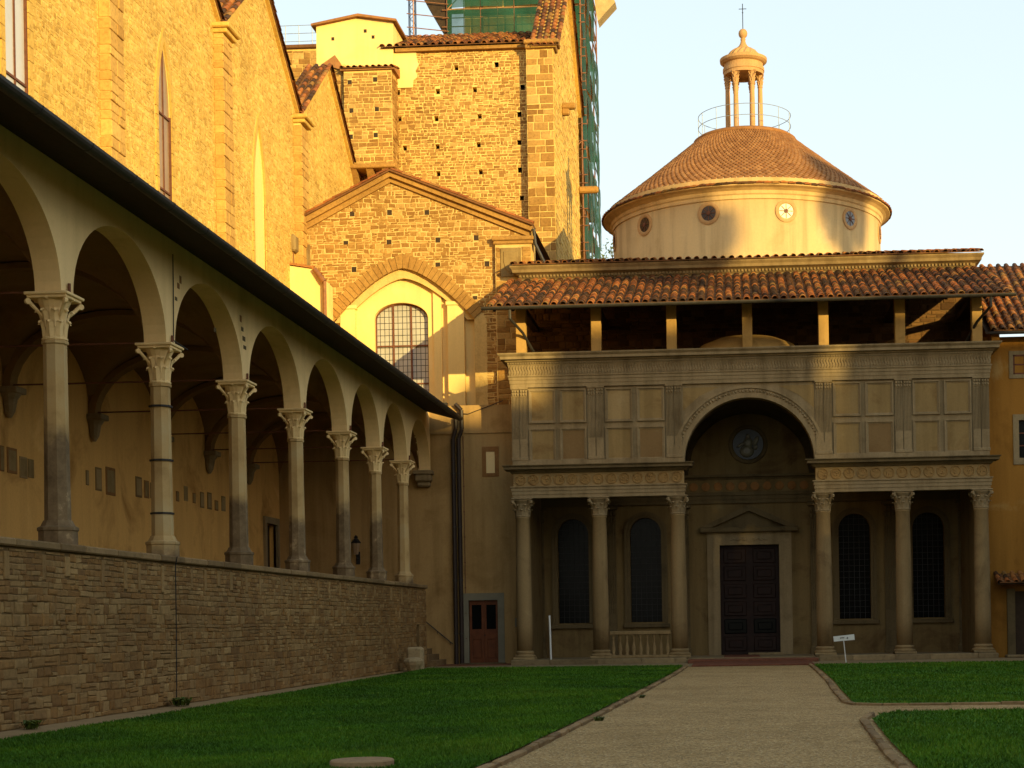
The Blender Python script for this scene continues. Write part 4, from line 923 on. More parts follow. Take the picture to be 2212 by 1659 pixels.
# glazed roundel over the door
mb = MB(); n = 36; rc = (CX, 8.74); rg = lambda r, d: [(rc[0] + r * math.cos(2 * math.pi * i / n), BY - d, rc[1] + r * math.sin(2 * math.pi * i / n)) for i in range(n)]
mb.add(rg(0.80, 0) + rg(0.78, 0.09) + rg(0.66, 0.11) + rg(0.62, 0.03), [(a * n + i, a * n + (i + 1) % n, (a + 1) * n + (i + 1) % n, (a + 1) * n + i) for a in range(3) for i in range(n)]); rdl = mb.build('roundel', 'serena_dark', ch)
MT['blue'] = plain_mat('blue_glaze', (0.012, 0.018, 0.03), 0.3, 0.2); MT['glaze'] = plain_mat('white_glaze', (0.17, 0.155, 0.115), 0.4, 0.3, 0, 0.6, 5)
mb = MB(); mb.add(rg(0.625, 0.025), [tuple(range(n))]); mb.build('roundel_ground', 'blue', rdl)
mb = MB()                                                      # seated robed figure in low relief
def lump(cx_, cz_, rx_, rz_, dp, rot=0):
    vs = []; m = 14
    for k, (q, d) in enumerate(((1, 0), (0.8, 0.6), (0.45, 0.9))):
        for i in range(m):
            t = 2 * math.pi * i / m; a, b = rx_ * q * math.cos(t), rz_ * q * math.sin(t)
            vs.append((rc[0] + cx_ + a * math.cos(rot) - b * math.sin(rot), BY - 0.03 - dp * d, rc[1] + cz_ + a * math.sin(rot) + b * math.cos(rot)))
    mb.add(vs, [(k * m + i, k * m + (i + 1) % m, (k + 1) * m + (i + 1) % m, (k + 1) * m + i) for k in (0, 1) for i in range(m)] + [tuple(range(2 * m, 3 * m))])
lump(0, 0.32, 0.09, 0.12, 0.1); lump(0, 0.06, 0.2, 0.24, 0.1); lump(-0.05, -0.28, 0.3, 0.26, 0.12); lump(-0.3, -0.02, 0.2, 0.07, 0.06, 0.5); lump(0.32, 0.12, 0.1, 0.22, 0.06, -0.4); lump(0.3, -0.12, 0.1, 0.12, 0.06)
mb.build('roundel_figure', 'glaze', rdl)
# main door
dx = CX - 0.02
mb = MB()
for a, b, c, d, e in ((dx - 1.5, dx - 1.21, 0.14, 4.64, 0.1), (dx + 1.21, dx + 1.5, 0.14, 4.64, 0.1), (dx - 1.5, dx + 1.5, 4.64, 4.95, 0.1), (dx - 1.72, dx - 1.5, 0.14, 5.16, 0.06), (dx + 1.5, dx + 1.72, 0.14, 5.16, 0.06), (dx - 1.5, dx + 1.5, 4.95, 5.16, 0.07)): mb.box(a, b, BY - e, BY + 0.1, c, d)
mb.build('door_surround', 'serena', ch)
mb = MB(); hw = 2.0; zt, za = 5.36, 6.26
mb.cbox(dx - hw, dx + hw, BY - 0.3, BY + 0.02, 5.16, zt, 0.03)
for s in (-1, 1):
    a, b = Vector((dx + s * hw, 0, zt)), Vector((dx, 0, za)); t = Vector((0, 0, 0.24))
    mb.add([(q.x, y, q.z) for y in (BY - 0.3, BY + 0.02) for q in (a, b, b - t, a + Vector((-s * 0.5, 0, 0)))], [(0, 1, 2, 3), (4, 5, 6, 7), (0, 1, 5, 4), (2, 3, 7, 6), (1, 2, 6, 5), (0, 3, 7, 4)])
mb.add([(dx - hw + 0.4, BY - 0.06, zt), (dx + hw - 0.4, BY - 0.06, zt), (dx, BY - 0.06, za - 0.15)], [(0, 1, 2)]); mb.build('door_pediment', 'serena_dark', ch)
mb = MB(); mb.tube((dx, BY - 0.1, 4.86), (dx, BY - 0.14, 4.86), 0.11, n=14)
for s in (-1, 1):
    for k in range(5): mb.cbox(dx + s * (0.2 + 0.13 * k) - 0.06, dx + s * (0.2 + 0.13 * k) + 0.06, BY - 0.135, BY - 0.09, 4.8 + 0.03 * (k % 2), 4.92 - 0.012 * k, 0.02)
mb.build('lintel_carving', 'serena', ch)
dr = MB().box(dx - 1.21, dx + 1.21, BY + 0.22, BY + 0.3, 0.15, 4.64).build('door', 'door_dark', ch)
for s in (-1, 1):
    for k in range(6):
        z0 = 0.3 + k * 0.72; c = dx + s * 0.6
        mb = MB(); q = 0.0
        mb.cbox(c - 0.46, c + 0.46, BY + 0.17, BY + 0.225, z0, z0 + 0.6, 0.03); mb.cbox(c - 0.3, c + 0.3, BY + 0.14, BY + 0.18, z0 + 0.14, z0 + 0.46, 0.03)
        mb.build('door_panel', 'door_dark' if k != 1 else 'glass_dark', dr)
MB().box(dx - 0.1, dx + 1.25, BY - 0.5, BY + 0.2, 0.15, 0.24).build('door_threshold', 'greypave', ch)
# balustrade between the second and third columns
bx0, bx1 = colx[1] + 0.33, colx[2] - 0.33
bl = MB().cbox(bx0, bx1, FY + 0.1, FY + 0.36, 1.08, 1.22, 0.02).build('balustrade_rail', 'shaft', ch)
MB().cbox(bx0, bx1, FY + 0.1, FY + 0.36, 0.185, 0.3, 0.02).build('balustrade_foot', 'shaft', bl)
for k in range(9):
    x = bx0 + (bx1 - bx0) * (k + 0.5) / 9; mb = MB()
    mb.lathe([(0.075, 0.29), (0.075, 0.33), (0.05, 0.36), (0.085, 0.52), (0.075, 0.6), (0.042, 0.78), (0.042, 0.92), (0.07, 0.96), (0.05, 1.0), (0.08, 1.03), (0.08, 1.09)], (x, FY + 0.23, 0), 12); mb.build('baluster', 'shaft', bl, True)
# loft piers
for k in range(7):
    x = XL + 0.4 + (XR - XL - 0.8) * k / 6
    mb = MB(); mb.cbox(x - 0.19, x + 0.19, FY + 0.05, FY + 0.45, 11.8, 13.75, 0.015); mb.build('loft_pier', 'pier', ch)
    MB().box(x - 0.14, x + 0.14, FY - 0.6, BY, 13.55, 13.75).build('roof_beam', 'wood_and_hole_dark', ch)
# body of the chapel
BX0, BX1, BYE = CX - 9.2, CX + 9.2, 80.2
MB().box(BX0, BX1, BY + 0.46, BYE, 0, 16.0).build('body', 'gable_mortar', ch)
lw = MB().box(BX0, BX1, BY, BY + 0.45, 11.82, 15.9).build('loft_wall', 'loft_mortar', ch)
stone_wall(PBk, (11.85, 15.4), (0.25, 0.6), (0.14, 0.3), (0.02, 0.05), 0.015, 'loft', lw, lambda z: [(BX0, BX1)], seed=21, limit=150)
p = [(BX0, BYE), (BX0, BY), (BX1, BY), (BX1, BYE)]
mb = MB(); mb.mould(p, [(-0.3, 15.35), (0.04, 15.35), (0.04, 15.72), (0.1, 15.76), (0.1, 15.86), (0.18, 15.9), (0.32, 15.95), (0.34, 16.06), (0.42, 16.16), (0.42, 16.22), (-0.3, 16.24)]); mb.build('body_cornice', 'shaft', ch)
mb = MB(); x = BX0 - 0.05
while x < BX1: mb.box(x, x + 0.07, BY - 0.17, BY - 0.08, 15.78, 15.87); x += 0.14
mb.build('body_dentils', 'shaft', ch)['kind'] = 'stuff'
# roofs
deck = MB(); ez = 13.42
deck.add([(-9.02, 61.95, ez - 0.06), (10.22, 61.95, ez - 0.06), (10.22, BY, 15.6), (-9.02, BY, 15.6), (-9.02, 61.95, ez), (10.22, 61.95, ez), (10.22, BY, 15.66), (-9.02, BY, 15.66)], [(0, 1, 2, 3), (4, 5, 6, 7), (0, 1, 5, 4), (1, 2, 6, 5), (2, 3, 7, 6), (3, 0, 4, 7)])
pr = deck.build('portico_roof', 'wood_and_hole_dark', ch)
tiled_slope(pr, (-9.0, 61.9, ez + 0.0), (10.2, 61.9, ez + 0.0), Vector((0, BY - 61.9, 2.24)), sp=0.345, expo=0.40, r=0.125, limit=300, seed=5, moss=0.35, jit=0.014)
x = -8.9
while x < 10.2:
    mb = MB(); mb.add([(x, 62.0, ez - 0.16), (x + 0.09, 62.0, ez - 0.16), (x + 0.09, BY, 15.48), (x, BY, 15.48), (x, 62.0, ez - 0.061), (x + 0.09, 62.0, ez - 0.061), (x + 0.09, BY, 15.599), (x, BY, 15.599)], [(0, 1, 2, 3), (0, 1, 5, 4), (1, 2, 6, 5), (2, 3, 7, 6), (3, 0, 4, 7)]); mb.build('rafter', 'wood_and_hole_dark', pr); x += 0.7
mb = MB(); halfpipe(mb, (-9.3, 61.82, ez - 0.02), (10.45, 61.82, ez - 0.02), 0.11); mb.build('portico_gutter', 'metal', ch)
for sx, x in ((1, -8.25), (-1, 9.55)):
    mb = MB(); mb.path([(x, 61.85, ez - 0.1), (x, 61.9, ez - 0.45), (x + sx * 0.35, 63.0, 12.6), (x + sx * 0.75, 64.2, 11.8)], 0.055, 7); mb.build('portico_downpipe', 'metal', ch)
tiled_slope(ch, (BX0 - 0.3, BY - 0.45, 16.24), (BX1 + 0.3, BY - 0.45, 16.24), Vector((0, 3.4, 0.78)), sp=0.36, expo=0.42, r=0.11, limit=160, seed=6, skip=lambda p: (p.x - CX) ** 2 + (p.y - 74.2) ** 2 < 5.6 ** 2)
mb = MB(); mb.add([(BX0, BY - 0.4, 16.21), (BX1, BY - 0.4, 16.21), (BX1, BYE, 16.21), (BX0, BYE, 16.21), (CX - 5, 72, 17.3), (CX + 5, 72, 17.3), (CX + 5, 76.4, 17.3), (CX - 5, 76.4, 17.3)], [(0, 1, 5, 4), (1, 2, 6, 5), (2, 3, 7, 6), (3, 0, 4, 7), (4, 5, 6, 7)]); mb.build('body_roof', 'tile_pan', ch)
# drum
DC = (CX + 0.13, 74.2, 0); RD = 5.9
mb = MB(); mb.lathe([(RD + 0.05, 16.0), (RD + 0.05, 16.6), (RD, 16.62), (RD, 19.05)], DC, 128); mb.build('drum', 'drum', ch, True)
mb = MB(); mb.lathe([(RD, 18.78), (RD + 0.05, 18.8), (RD + 0.05, 18.95), (RD + 0.1, 19.0), (RD + 0.13, 19.12), (RD + 0.26, 19.2), (RD + 0.42, 19.26), (RD + 0.44, 19.32), (RD + 0.2, 19.42), (RD + 0.2, 19.44), (RD + 0.24, 19.46), (RD + 0.26, 19.6), (RD + 0.1, 19.7)], DC, 128); mb.build('drum_cornice', 'drum', ch)
mb = MB(); nt_ = 118; rd = random.Random(2)
for i in range(nt_):                                           # thin tile ring lying on the cornice
    t = 2 * math.pi * i / nt_; d = 2 * math.pi / nt_ * 0.46; z = 19.34 + rd.uniform(-0.01, 0.015)
    q = lambda r_, a, zz: (DC[0] + r_ * math.cos(a), DC[1] + r_ * math.sin(a), zz)
    mb.add([q(RD + 0.52, t - d, z - 0.03), q(RD + 0.52, t + d, z - 0.03), q(RD + 0.2, t + d, z + 0.06), q(RD + 0.2, t - d, z + 0.06), q(RD + 0.52, t - d, z), q(RD + 0.53, t, z + 0.05), q(RD + 0.52, t + d, z), q(RD + 0.2, t + d, z + 0.11), q(RD + 0.2, t, z + 0.14), q(RD + 0.2, t - d, z + 0.11)],
           [(0, 1, 2, 3), (0, 1, 6, 5, 4), (4, 5, 8, 9), (5, 6, 7, 8), (0, 4, 9, 3), (1, 2, 7, 6)], rd.random())
o = mb.build('cornice_tiles', 'tile', ch); o['kind'] = 'stuff'
for k in range(12):                                            # round windows
    a = -math.pi / 2 + R(15.6 + 31.2 * (k - 6)) if k < 12 else 0
    if abs(k - 5.5) > 3.6: continue
    c = Vector((DC[0] + math.cos(a) * RD, DC[1] + math.sin(a) * RD, 18.3 - 0.0)); t = Vector((-math.sin(a), math.cos(a), 0)); nn = Vector((math.cos(a), math.sin(a), 0)); m = 28
    rg = lambda r_, d: [tuple(c + t * (r_ * math.cos(2 * math.pi * i / m)) + Vector((0, 0, r_ * math.sin(2 * math.pi * i / m))) + nn * d) for i in range(m)]
    mb = MB(); mb.add(rg(0.47, -0.06) + rg(0.46, 0.03) + rg(0.40, 0.04) + rg(0.34, 0.035) + rg(0.30, 0.005), [(b * m + i, b * m + (i + 1) % m, (b + 1) * m + (i + 1) % m, (b + 1) * m + i) for b in range(4) for i in range(m)]); oc = mb.build('round_window', 'lantern', ch)
    mb = MB(); mb.add(rg(0.305, 0.012), [tuple(range(m))]); mb.build('pane', ('glass_dim', 'glass_gold', 'glass_grey2')[(k == 6) + 2 * (k == 7)], oc)
    mb = MB()
    for q in range(4):
        b = math.pi * q / 4; e = t * math.cos(b) + Vector((0, 0, math.sin(b))); mb.tube(c + nn * 0.03 - e * 0.29, c + nn * 0.03 + e * 0.29, 0.012, n=5)
    mb.tube(c + nn * 0.02, c + nn * 0.05, 0.08, n=10); mb.build('window_spokes', 'rust', oc)
# conical tiled dome
prof = lambda s: (6.12 + (2.1 - 6.12) * s, 19.6 + 3.2 * (0.96 * s + 0.04 * s * s))
mb = MB(); mb.lathe([prof(i / 12) for i in range(13)], DC, 96); dm = mb.build('dome_roof', 'tile_dome', ch, True)
mb = MB(); NR, NT = 30, 140; rd = random.Random(11)
for j in range(NR):
    for i in range(NT):
        a = 2 * math.pi * (i + 0.5 * (j % 2)) / NT
        if math.sin(a) > 0.35: continue
        s0, s1 = j / NR, (j + 1.25) / NR
        (r0, z0), (r1, z1) = prof(s0), prof(min(1, s1)); d0 = math.pi / NT * 0.86 * r0; d1 = math.pi / NT * 0.8 * r1
        ca, sa = math.cos(a), math.sin(a); lift = 0.04 + rd.uniform(-0.015, 0.015); hgt = 0.05; vs = []
        for (r_, z_, d, l) in ((r0, z0, d0, lift), (r1, z1, d1, 0.02)):
            for u, v in ((-1, 0), (-0.6, 0.8), (0, 1), (0.6, 0.8), (1, 0)):
                o_ = l * 0.55 + v * hgt * 0.62; rr2 = r_ + o_ * 0.62; vs.append((DC[0] + ca * rr2 - sa * d * u, DC[1] + sa * rr2 + ca * d * u, z_ + o_ * 0.8))
        mb.add(vs, [(k, k + 1, 6 + k, 5 + k) for k in range(4)] + [(0, 1, 2, 3, 4)], rd.random())
o = mb.build('dome_tiles', 'tile_dome', dm); o['kind'] = 'stuff'
mb = MB(); mb.lathe([(2.25, 22.68), (2.28, 22.8), (2.1, 22.92), (1.3, 22.98), (0.9, 23.1), (0.9, 23.2), (0.05, 23.2)], DC, 48); mb.build('dome_cap', 'tile_dome', ch, True)
# railing
rl = None; mb = MB(); m = 40
for z, r_ in ((23.9, 2.05), (23.42, 2.05)):
    mb = MB()
    for i in range(m):
        a, b = 2 * math.pi * i / m, 2 * math.pi * (i + 1) / m
        mb.tube((DC[0] + r_ * math.cos(a), DC[1] + r_ * math.sin(a), z), (DC[0] + r_ * math.cos(b), DC[1] + r_ * math.sin(b), z), 0.014, n=5, cap=False)
    rl = mb.build('railing', 'rail', ch)
for i in range(13):
    a = 2 * math.pi * i / 13 + 0.2; MB().tube((DC[0] + 2.05 * math.cos(a), DC[1] + 2.05 * math.sin(a), 22.75), (DC[0] + 2.05 * math.cos(a), DC[1] + 2.05 * math.sin(a), 23.9), 0.014, n=5).build('railing_post', 'rail', rl)
# lantern
ln = bpy.data.objects.new('lantern', None); COL.objects.link(ln); ln.parent = ch; ln.location = Vector((DC[0], DC[1], 23.1)) - Vector(wloc(ch))
for i in range(6):
    a = R(30 + 60 * i) - math.pi / 2 + R(0); c = (DC[0] + 0.72 * math.cos(a), DC[1] + 0.72 * math.sin(a), 23.15); mb = MB()
    mb.lathe([(0.16, 0), (0.16, 0.06), (0.13, 0.12), (0.115, 0.16), (0.112, 1.0), (0.1, 2.02), (0.12, 2.04), (0.12, 2.07), (0.1, 2.09)], c, 14); capital(mb, (c[0], c[1], c[2] + 2.08), 0.1, 0.55, 0.17, 10); mb.build('lantern_column', 'lantern', ln, False)
mb = MB(); mb.lathe([(0.02, 0.04), (0.6, 0.04), (0.62, -0.05), (0.88, -0.05), (0.89, 0.1), (0.92, 0.11), (0.92, 0.26), (0.86, 0.28), (0.86, 0.44), (0.95, 0.48), (1.04, 0.56), (1.05, 0.68), (0.95, 0.72), (0.74, 0.74), (0.72, 0.76)], (DC[0], DC[1], 25.78), 40); mb.build('lantern_entablature', 'lantern', ln)
mb = MB(); nn_ = 64; vs = []; L = 12                           # little dome with swirling ribs
for j in range(L + 1):
    t = j / L; r0 = 0.70 * math.cos(t * math.pi / 2 * 0.86); z = 26.5 + 0.5 * math.sin(t * math.pi / 2 * 0.86)
    for i in range(nn_):
        a = 2 * math.pi * i / nn_ + t * 0.55; r_ = r0 * (1 + (0.05 if i % 4 in (0, 1) else -0.03)); vs.append((DC[0] + r_ * math.cos(a), DC[1] + r_ * math.sin(a), z))
mb.add(vs, [(j * nn_ + i, j * nn_ + (i + 1) % nn_, (j + 1) * nn_ + (i + 1) % nn_, (j + 1) * nn_ + i) for j in range(L) for i in range(nn_)]); mb.build('lantern_dome', 'lantern', ln)
mb = MB(); mb.lathe([(0.26, 26.93), (0.27, 27.0), (0.2, 27.06), (0.13, 27.18), (0.1, 27.3), (0.12, 27.36), (0.09, 27.4), (0.12, 27.44), (0.18, 27.52), (0.2, 27.62), (0.18, 27.72), (0.11, 27.8), (0.02, 27.83)], DC, 20); mb.build('lantern_ball', 'lantern', ln, True)
mb = MB(); mb.tube((DC[0], DC[1], 27.8), (DC[0], DC[1], 28.95), 0.018, n=6); mb.tube((DC[0] - 0.17, DC[1], 28.72), (DC[0] + 0.17, DC[1], 28.72), 0.015, n=6); mb.lathe([(0.01, 28.52), (0.04, 28.55), (0.01, 28.58)], DC, 8); mb.build('cross', 'iron', ln)

# ================================================================== GABLED BUILDING beside the chapel
GY = 68.9
gb = thing('gabled_building', 'rubble stone building with tiled gable and wide pointed arch round a window', 'building', (-13.5, GY, 0))
PG = frame_pt((0, GY, 0), (1, 0, 0), (0, -1, 0))
GL, GP, GR = (-18.67, 18.16), (-14.06, 20.44), (-8.14, 18.01)
def gtop(u): return GL[1] + (GP[1] - GL[1]) * (u - GL[0]) / (GP[0] - GL[0]) if u < GP[0] else GP[1] + (GR[1] - GP[1]) * (u - GP[0]) / (GR[0] - GP[0])
AC, AW, AZ, AR = -13.64, 2.97, 14.3, 2.18
mb = MB(); holed_wall(mb, PG, GL[0], GR[0], 8.5, gtop, [(AC, AW, 9.6, AZ, 'pt', AR)], 0.55, extra=(GP[0],)); gw = mb.build('front_wall', 'gable_mortar', gb)
MB().add([(GL[0], GY + 0.5, 8.5), (GR[0] - 1.0, GY + 0.5, 8.5), (GR[0] - 1.0, 79, 8.5), (GL[0], 79, 8.5), (GL[0], GY + 0.5, 18.0), (GR[0] - 1.0, GY + 0.5, 17.9), (GR[0] - 1.0, 79, 17.9), (GL[0], 79, 18.0)], [(0, 3, 7, 4), (1, 2, 6, 5), (2, 3, 7, 6), (0, 1, 2, 3)]).build('side_walls', 'gable_mortar', gb)
MB().box(-19, -8.3, YEND + 0.5, GY - 0.001, 8.6, 9.3).build('link_roof', 'tile_pan', gb)
def acv(x):                                                   # outer edge of the arch ring at offset x from its centre
    t = 1 - abs(x) / (AW + 0.55)
    return AZ + (AR + 0.55) * (1 - (1 - t) ** 1.55) if t > 0 else -99
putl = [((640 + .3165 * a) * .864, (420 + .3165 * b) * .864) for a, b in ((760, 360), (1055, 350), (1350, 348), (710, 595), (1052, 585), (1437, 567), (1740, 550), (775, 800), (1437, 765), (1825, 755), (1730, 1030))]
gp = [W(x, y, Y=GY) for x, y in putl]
def gspan(z):
    s = [(GL[0] + 0.05, GR[0] - 0.05)]
    if z > 18.0:
        s = [(GL[0] + (z - GL[1]) / (GP[1] - GL[1]) * (GP[0] - GL[0]) + 0.2, GP[0] + (GP[1] - z) / (GP[1] - GR[1]) * (GR[0] - GP[0]) - 0.2)] if z < GP[1] - 0.1 else []
    cuts = []
    if z < AZ + AR + 0.5:
        t = 1.0
        if z > AZ:
            q = (z - AZ) / (AR + 0.55); t = (1 - q) ** (1 / 1.55)
        hw = (AW + 0.5) * t; cuts.append((AC - hw, AC + hw))
    for p in gp:
        if abs(p.z - z) < 0.13: cuts.append((p.x - 0.11, p.x + 0.11))
    if z < 17.4: cuts.append((-9.75, -8.15))
    for a, b in sorted(cuts):
        n_ = []
        for u, v in s:
            if b <= u or a >= v: n_.append((u, v)); continue
            if a > u: n_.append((u, a))
            if b < v: n_.append((b, v))
        s = n_
    return s
stone_wall(PG, (9.4, 20.2), (0.12, 0.42), (0.085, 0.2), (0.006, 0.024), 0.017, 'gable', gw, gspan, seed=31, limit=300, jit=0.02, wave=0.03, split=0.2)
for p in gp: MB().box(p.x - 0.1, p.x + 0.1, GY - 0.006, GY + 0.02, p.z - 0.12, p.z + 0.1).build('putlog_dark_patch', 'wood_and_hole_dark', gw)  # dark patch painted for the hole's shade, no real depth
# voussoirs
cv = [(AC + x, AZ + z) for x, z in arch_curve('pt', AW, AR)]; N = 34; cum = [0]
for a, b in zip(cv, cv[1:]): cum.append(cum[-1] + math.hypot(b[0] - a[0], b[1] - a[1]))
def on(s):
    for i in range(len(cv) - 1):
        if s <= cum[i + 1] + 1e-6:
            t = (s - cum[i]) / (cum[i + 1] - cum[i]); dx_, dz_ = cv[i + 1][0] - cv[i][0], cv[i + 1][1] - cv[i][1]; L = math.hypot(dx_, dz_)
            return (cv[i][0] + dx_ * t, cv[i][1] + dz_ * t, -dz_ / L, dx_ / L)
    return (cv[-1][0], cv[-1][1], 1, 0)
rnd = random.Random(15)
for i in range(N):
    a, b = on(cum[-1] * i / N + 0.01), on(cum[-1] * (i + 1) / N - 0.01); h = 0.52 + rnd.uniform(-0.03, 0.05); p = 0.05 + rnd.uniform(0, 0.02)
    q = [(a[0], a[1]), (b[0], b[1]), (b[0] + b[2] * h, b[1] + b[3] * h), (a[0] + a[2] * h, a[1] + a[3] * h)]
    if i in (N // 2 - 1, N // 2):                               # keystones meet on the axis
        k = 2 if i == N // 2 - 1 else 3; q[k] = (AC, AZ + AR + 0.62)
    mb = MB(); mb.add([PG(u, z, p) for u, z in q] + [PG(u, z, -0.3) for u, z in q], [(0, 1, 2, 3), (0, 1, 5, 4), (1, 2, 6, 5), (2, 3, 7, 6), (3, 0, 4, 7)], rnd.uniform(0.4, 0.75)); mb.build('voussoir', 'gable', gw)
mb = MB(); arch_band(mb, PG, AC, AW - 0.32, AZ, 'pt', AR - 0.38, 0.32, -0.3, -0.16, rise2=AR); mb.build('inner_arch', 'gable_mortar', gw)
# plastered recess and window
PR = frame_pt((0, GY + 0.42, 0), (1, 0, 0), (0, -1, 0))
WX, WH = -13.83, 1.14
mb = MB(); holed_wall(mb, PR, AC - AW - 0.2, AC + AW + 0.2, 9.3, 16.9, [(WX, WH, 10.7, 14.45, 'ell', 0.68)], 0.35); mb.build('recess_wall', 'yellow', gb)
for x0, x1, z1, d in ((-16.34, -15.72, 15.0, 0.3), (-11.82, -11.12, 15.05, 0.3)):
    mb = MB(); mb.box(x0, x1, GY + 0.42 - d, GY + 0.45, 9.5, z1); mb.cbox(x0 - 0.07, x1 + 0.07, GY + 0.36 - d, GY + 0.44, z1 - 0.14, z1 + 0.02, 0.02); mb.build('recess_pilaster', 'yellow', gb)
MB().box(-12.45, -12.1, GY + 0.3, GY + 0.45, 9.5, 15.6).build('recess_strip', 'yellow', gb)
wn = MB(); arch_band(wn, PR, WX, WH - 0.06, 14.45, 'ell', 0.62, 0.06, -0.34, -0.22, 10.7, rise2=0.68); wn = wn.build('window', 'rust', gb)
mb = MB()
for k in range(1, 3): mb.box(WX - WH + 2 * WH * k / 3 - 0.035, WX - WH + 2 * WH * k / 3 + 0.035, GY + 0.64, GY + 0.7, 10.7, 15.02)
for z in (11.75, 13.35): mb.box(WX - WH + 0.05, WX + WH - 0.05, GY + 0.645, GY + 0.695, z - 0.03, z + 0.03)
mb.build('window_mullions', 'rust', wn)
nc, nz = 12, 17; zb, zt = 10.7, 15.1
for i in range(nc):
    for j in range(nz):
        u0, u1 = WX - WH + 2 * WH * i / nc, WX - WH + 2 * WH * (i + 1) / nc; z0, z1 = zb + (zt - zb) * j / nz, zb + (zt - zb) * (j + 1) / nz
        um = (u0 + u1) / 2; tp = 14.45 + 0.68 * math.sqrt(max(0, 1 - ((um - WX) / WH) ** 2))
        if z0 > tp - 0.05: continue
        z1 = min(z1, tp); dd = random.uniform(-0.004, 0.004)
        MB().add([(u0 + 0.012, GY + 0.7 + dd, z0 + 0.012), (u1 - 0.012, GY + 0.7 - dd, z0 + 0.012), (u1 - 0.012, GY + 0.7 + random.uniform(-.004, .004), z1 - 0.012), (u0 + 0.012, GY + 0.7, z1 - 0.012)], [(0, 1, 2, 3)]).build('pane', 'glass_pale', wn)
mb = MB(); arch_fill(mb, PR, WX, WH, 10.7, 14.45, 'ell', 0.68, -0.3, 0.04); mb.build('window_leading', 'iron', wn)
# gable rakes with mouldings and tiles
for a, b in ((GL, GP), (GR, GP)):
    A, B = Vector((a[0], 0, a[1])), Vector((b[0], 0, b[1])); d = (B - A); dn = Vector((-d.z, 0, d.x)).normalized(); dn = dn if dn.z > 0 else -dn
    for lo, hi, pr_, m in ((-0.42, -0.2, 0.12, 'gable'), (-0.2, 0.02, 0.28, 'gable'), (0.02, 0.1, 0.4, 'tile_pan')):
        q = [A + dn * lo, B + dn * lo, B + dn * hi, A + dn * hi]
        for t in q: pass
        q[1].x = q[2].x = GP[0]; mb = MB(); mb.add([(t.x, GY - pr_, t.z) for t in q] + [(t.x, GY + 0.55, t.z) for t in q], [(0, 1, 2, 3), (4, 5, 6, 7), (0, 1, 5, 4), (1, 2, 6, 5), (2, 3, 7, 6), (3, 0, 4, 7)], 0.6)
        mb.build('rake_moulding', m, gb)
    L = d.length; n_ = int(L / 0.42); dirn = d.normalized()
    me = [make_mesh('tile', *tile_mesh('tile', 0.52, 0.12, 0.095, 6, 'tile', r_), 'tile') for r_ in (0.45, 0.6, 0.75, 0.9)]
    for i in range(n_):
        m = Matrix((dirn.cross(dn), dirn, dn)).transposed().to_4x4(); m.translation = A + dirn * (0.42 * i) + dn * 0.1 + Vector((0, GY - 0.3, 0)); link('tile', random.choice(me), gb, m)
rb = MB().add([(GL[0], GY, GL[1] + 0.05), (GP[0], GY, GP[1] + 0.05), (GP[0], 80, GP[1] + 0.05), (GL[0], 80, GL[1] + 0.05), (GR[0], GY, GR[1] + 0.05), (GR[0], 80, GR[1] + 0.05)], [(0, 1, 2, 3), (1, 4, 5, 2)]).build('roof', 'tile_pan', gb)
# corner pier with a carved shield; second shield on the left
mb = MB(); mb.box(-9.72, -8.2, GY - 0.22, GY + 0.5, 9.4, 17.5); pr_ = mb.build('corner_pier', 'gable_mortar', gb)
stone_wall(frame_pt((0, GY - 0.22, 0), (1, 0, 0), (0, -1, 0)), (9.4, 17.2), (0.3, 0.7), (0.16, 0.32), (0.01, 0.035), 0.012, 'gable', pr_, lambda z: [(-9.7, -8.22)] if not 15.9 < z < 17.15 else [(-9.7, -9.5), (-8.62, -8.22)], seed=37, limit=100)
mb = MB(); mb.cbox(-9.85, -8.1, GY - 0.36, GY + 0.4, 17.45, 17.62, 0.03); mb.cbox(-9.8, -8.14, GY - 0.3, GY + 0.4, 17.3, 17.45, 0.03); mb.build('pier_cornice', 'gable', gb)
def shield(x0, x1, z0, z1, y):
    pn_ = MB().cbox(x0, x1, y - 0.06, y + 0.02, z0, z1, 0.015).build('shield_panel', 'panel', gb)
    cx_ = (x0 + x1) / 2; w_ = (x1 - x0) * 0.36; h_ = (z1 - z0); pts = [(-w_, z1 - 0.12 * h_), (w_, z1 - 0.12 * h_), (w_, z0 + 0.5 * h_), (w_ * 0.8, z0 + 0.28 * h_), (0, z0 + 0.08 * h_), (-w_ * 0.8, z0 + 0.28 * h_), (-w_, z0 + 0.5 * h_)]
    n_ = len(pts); mb = MB(); mb.add([(cx_ + a, y - 0.06, z) for a, z in pts] + [(cx_ + a * 0.9, y - 0.1, z0 + h_ * 0.5 + (z - z0 - h_ * 0.5) * 0.92) for a, z in pts], [(i, (i + 1) % n_, n_ + (i + 1) % n_, n_ + i) for i in range(n_)] + [tuple(range(n_, 2 * n_))]); mb.build('shield', 'panel', pn_)
shield(-9.5, -8.64, 15.95, 17.15, GY - 0.22)
a, b = W(637, 545, Y=GY - 0.05), W(670, 568, Y=GY - 0.05); shield(a.x, b.x, b.z - 0.7, a.z + 0.3, GY - 0.02)
MB().path([(-8.1, GY - 0.3, 17.9), (-8.05, GY - 0.2, 17.3), (-7.6, GY - 0.1, 16.3)], 0.07, 7).build('drainpipe', 'metal', gb)
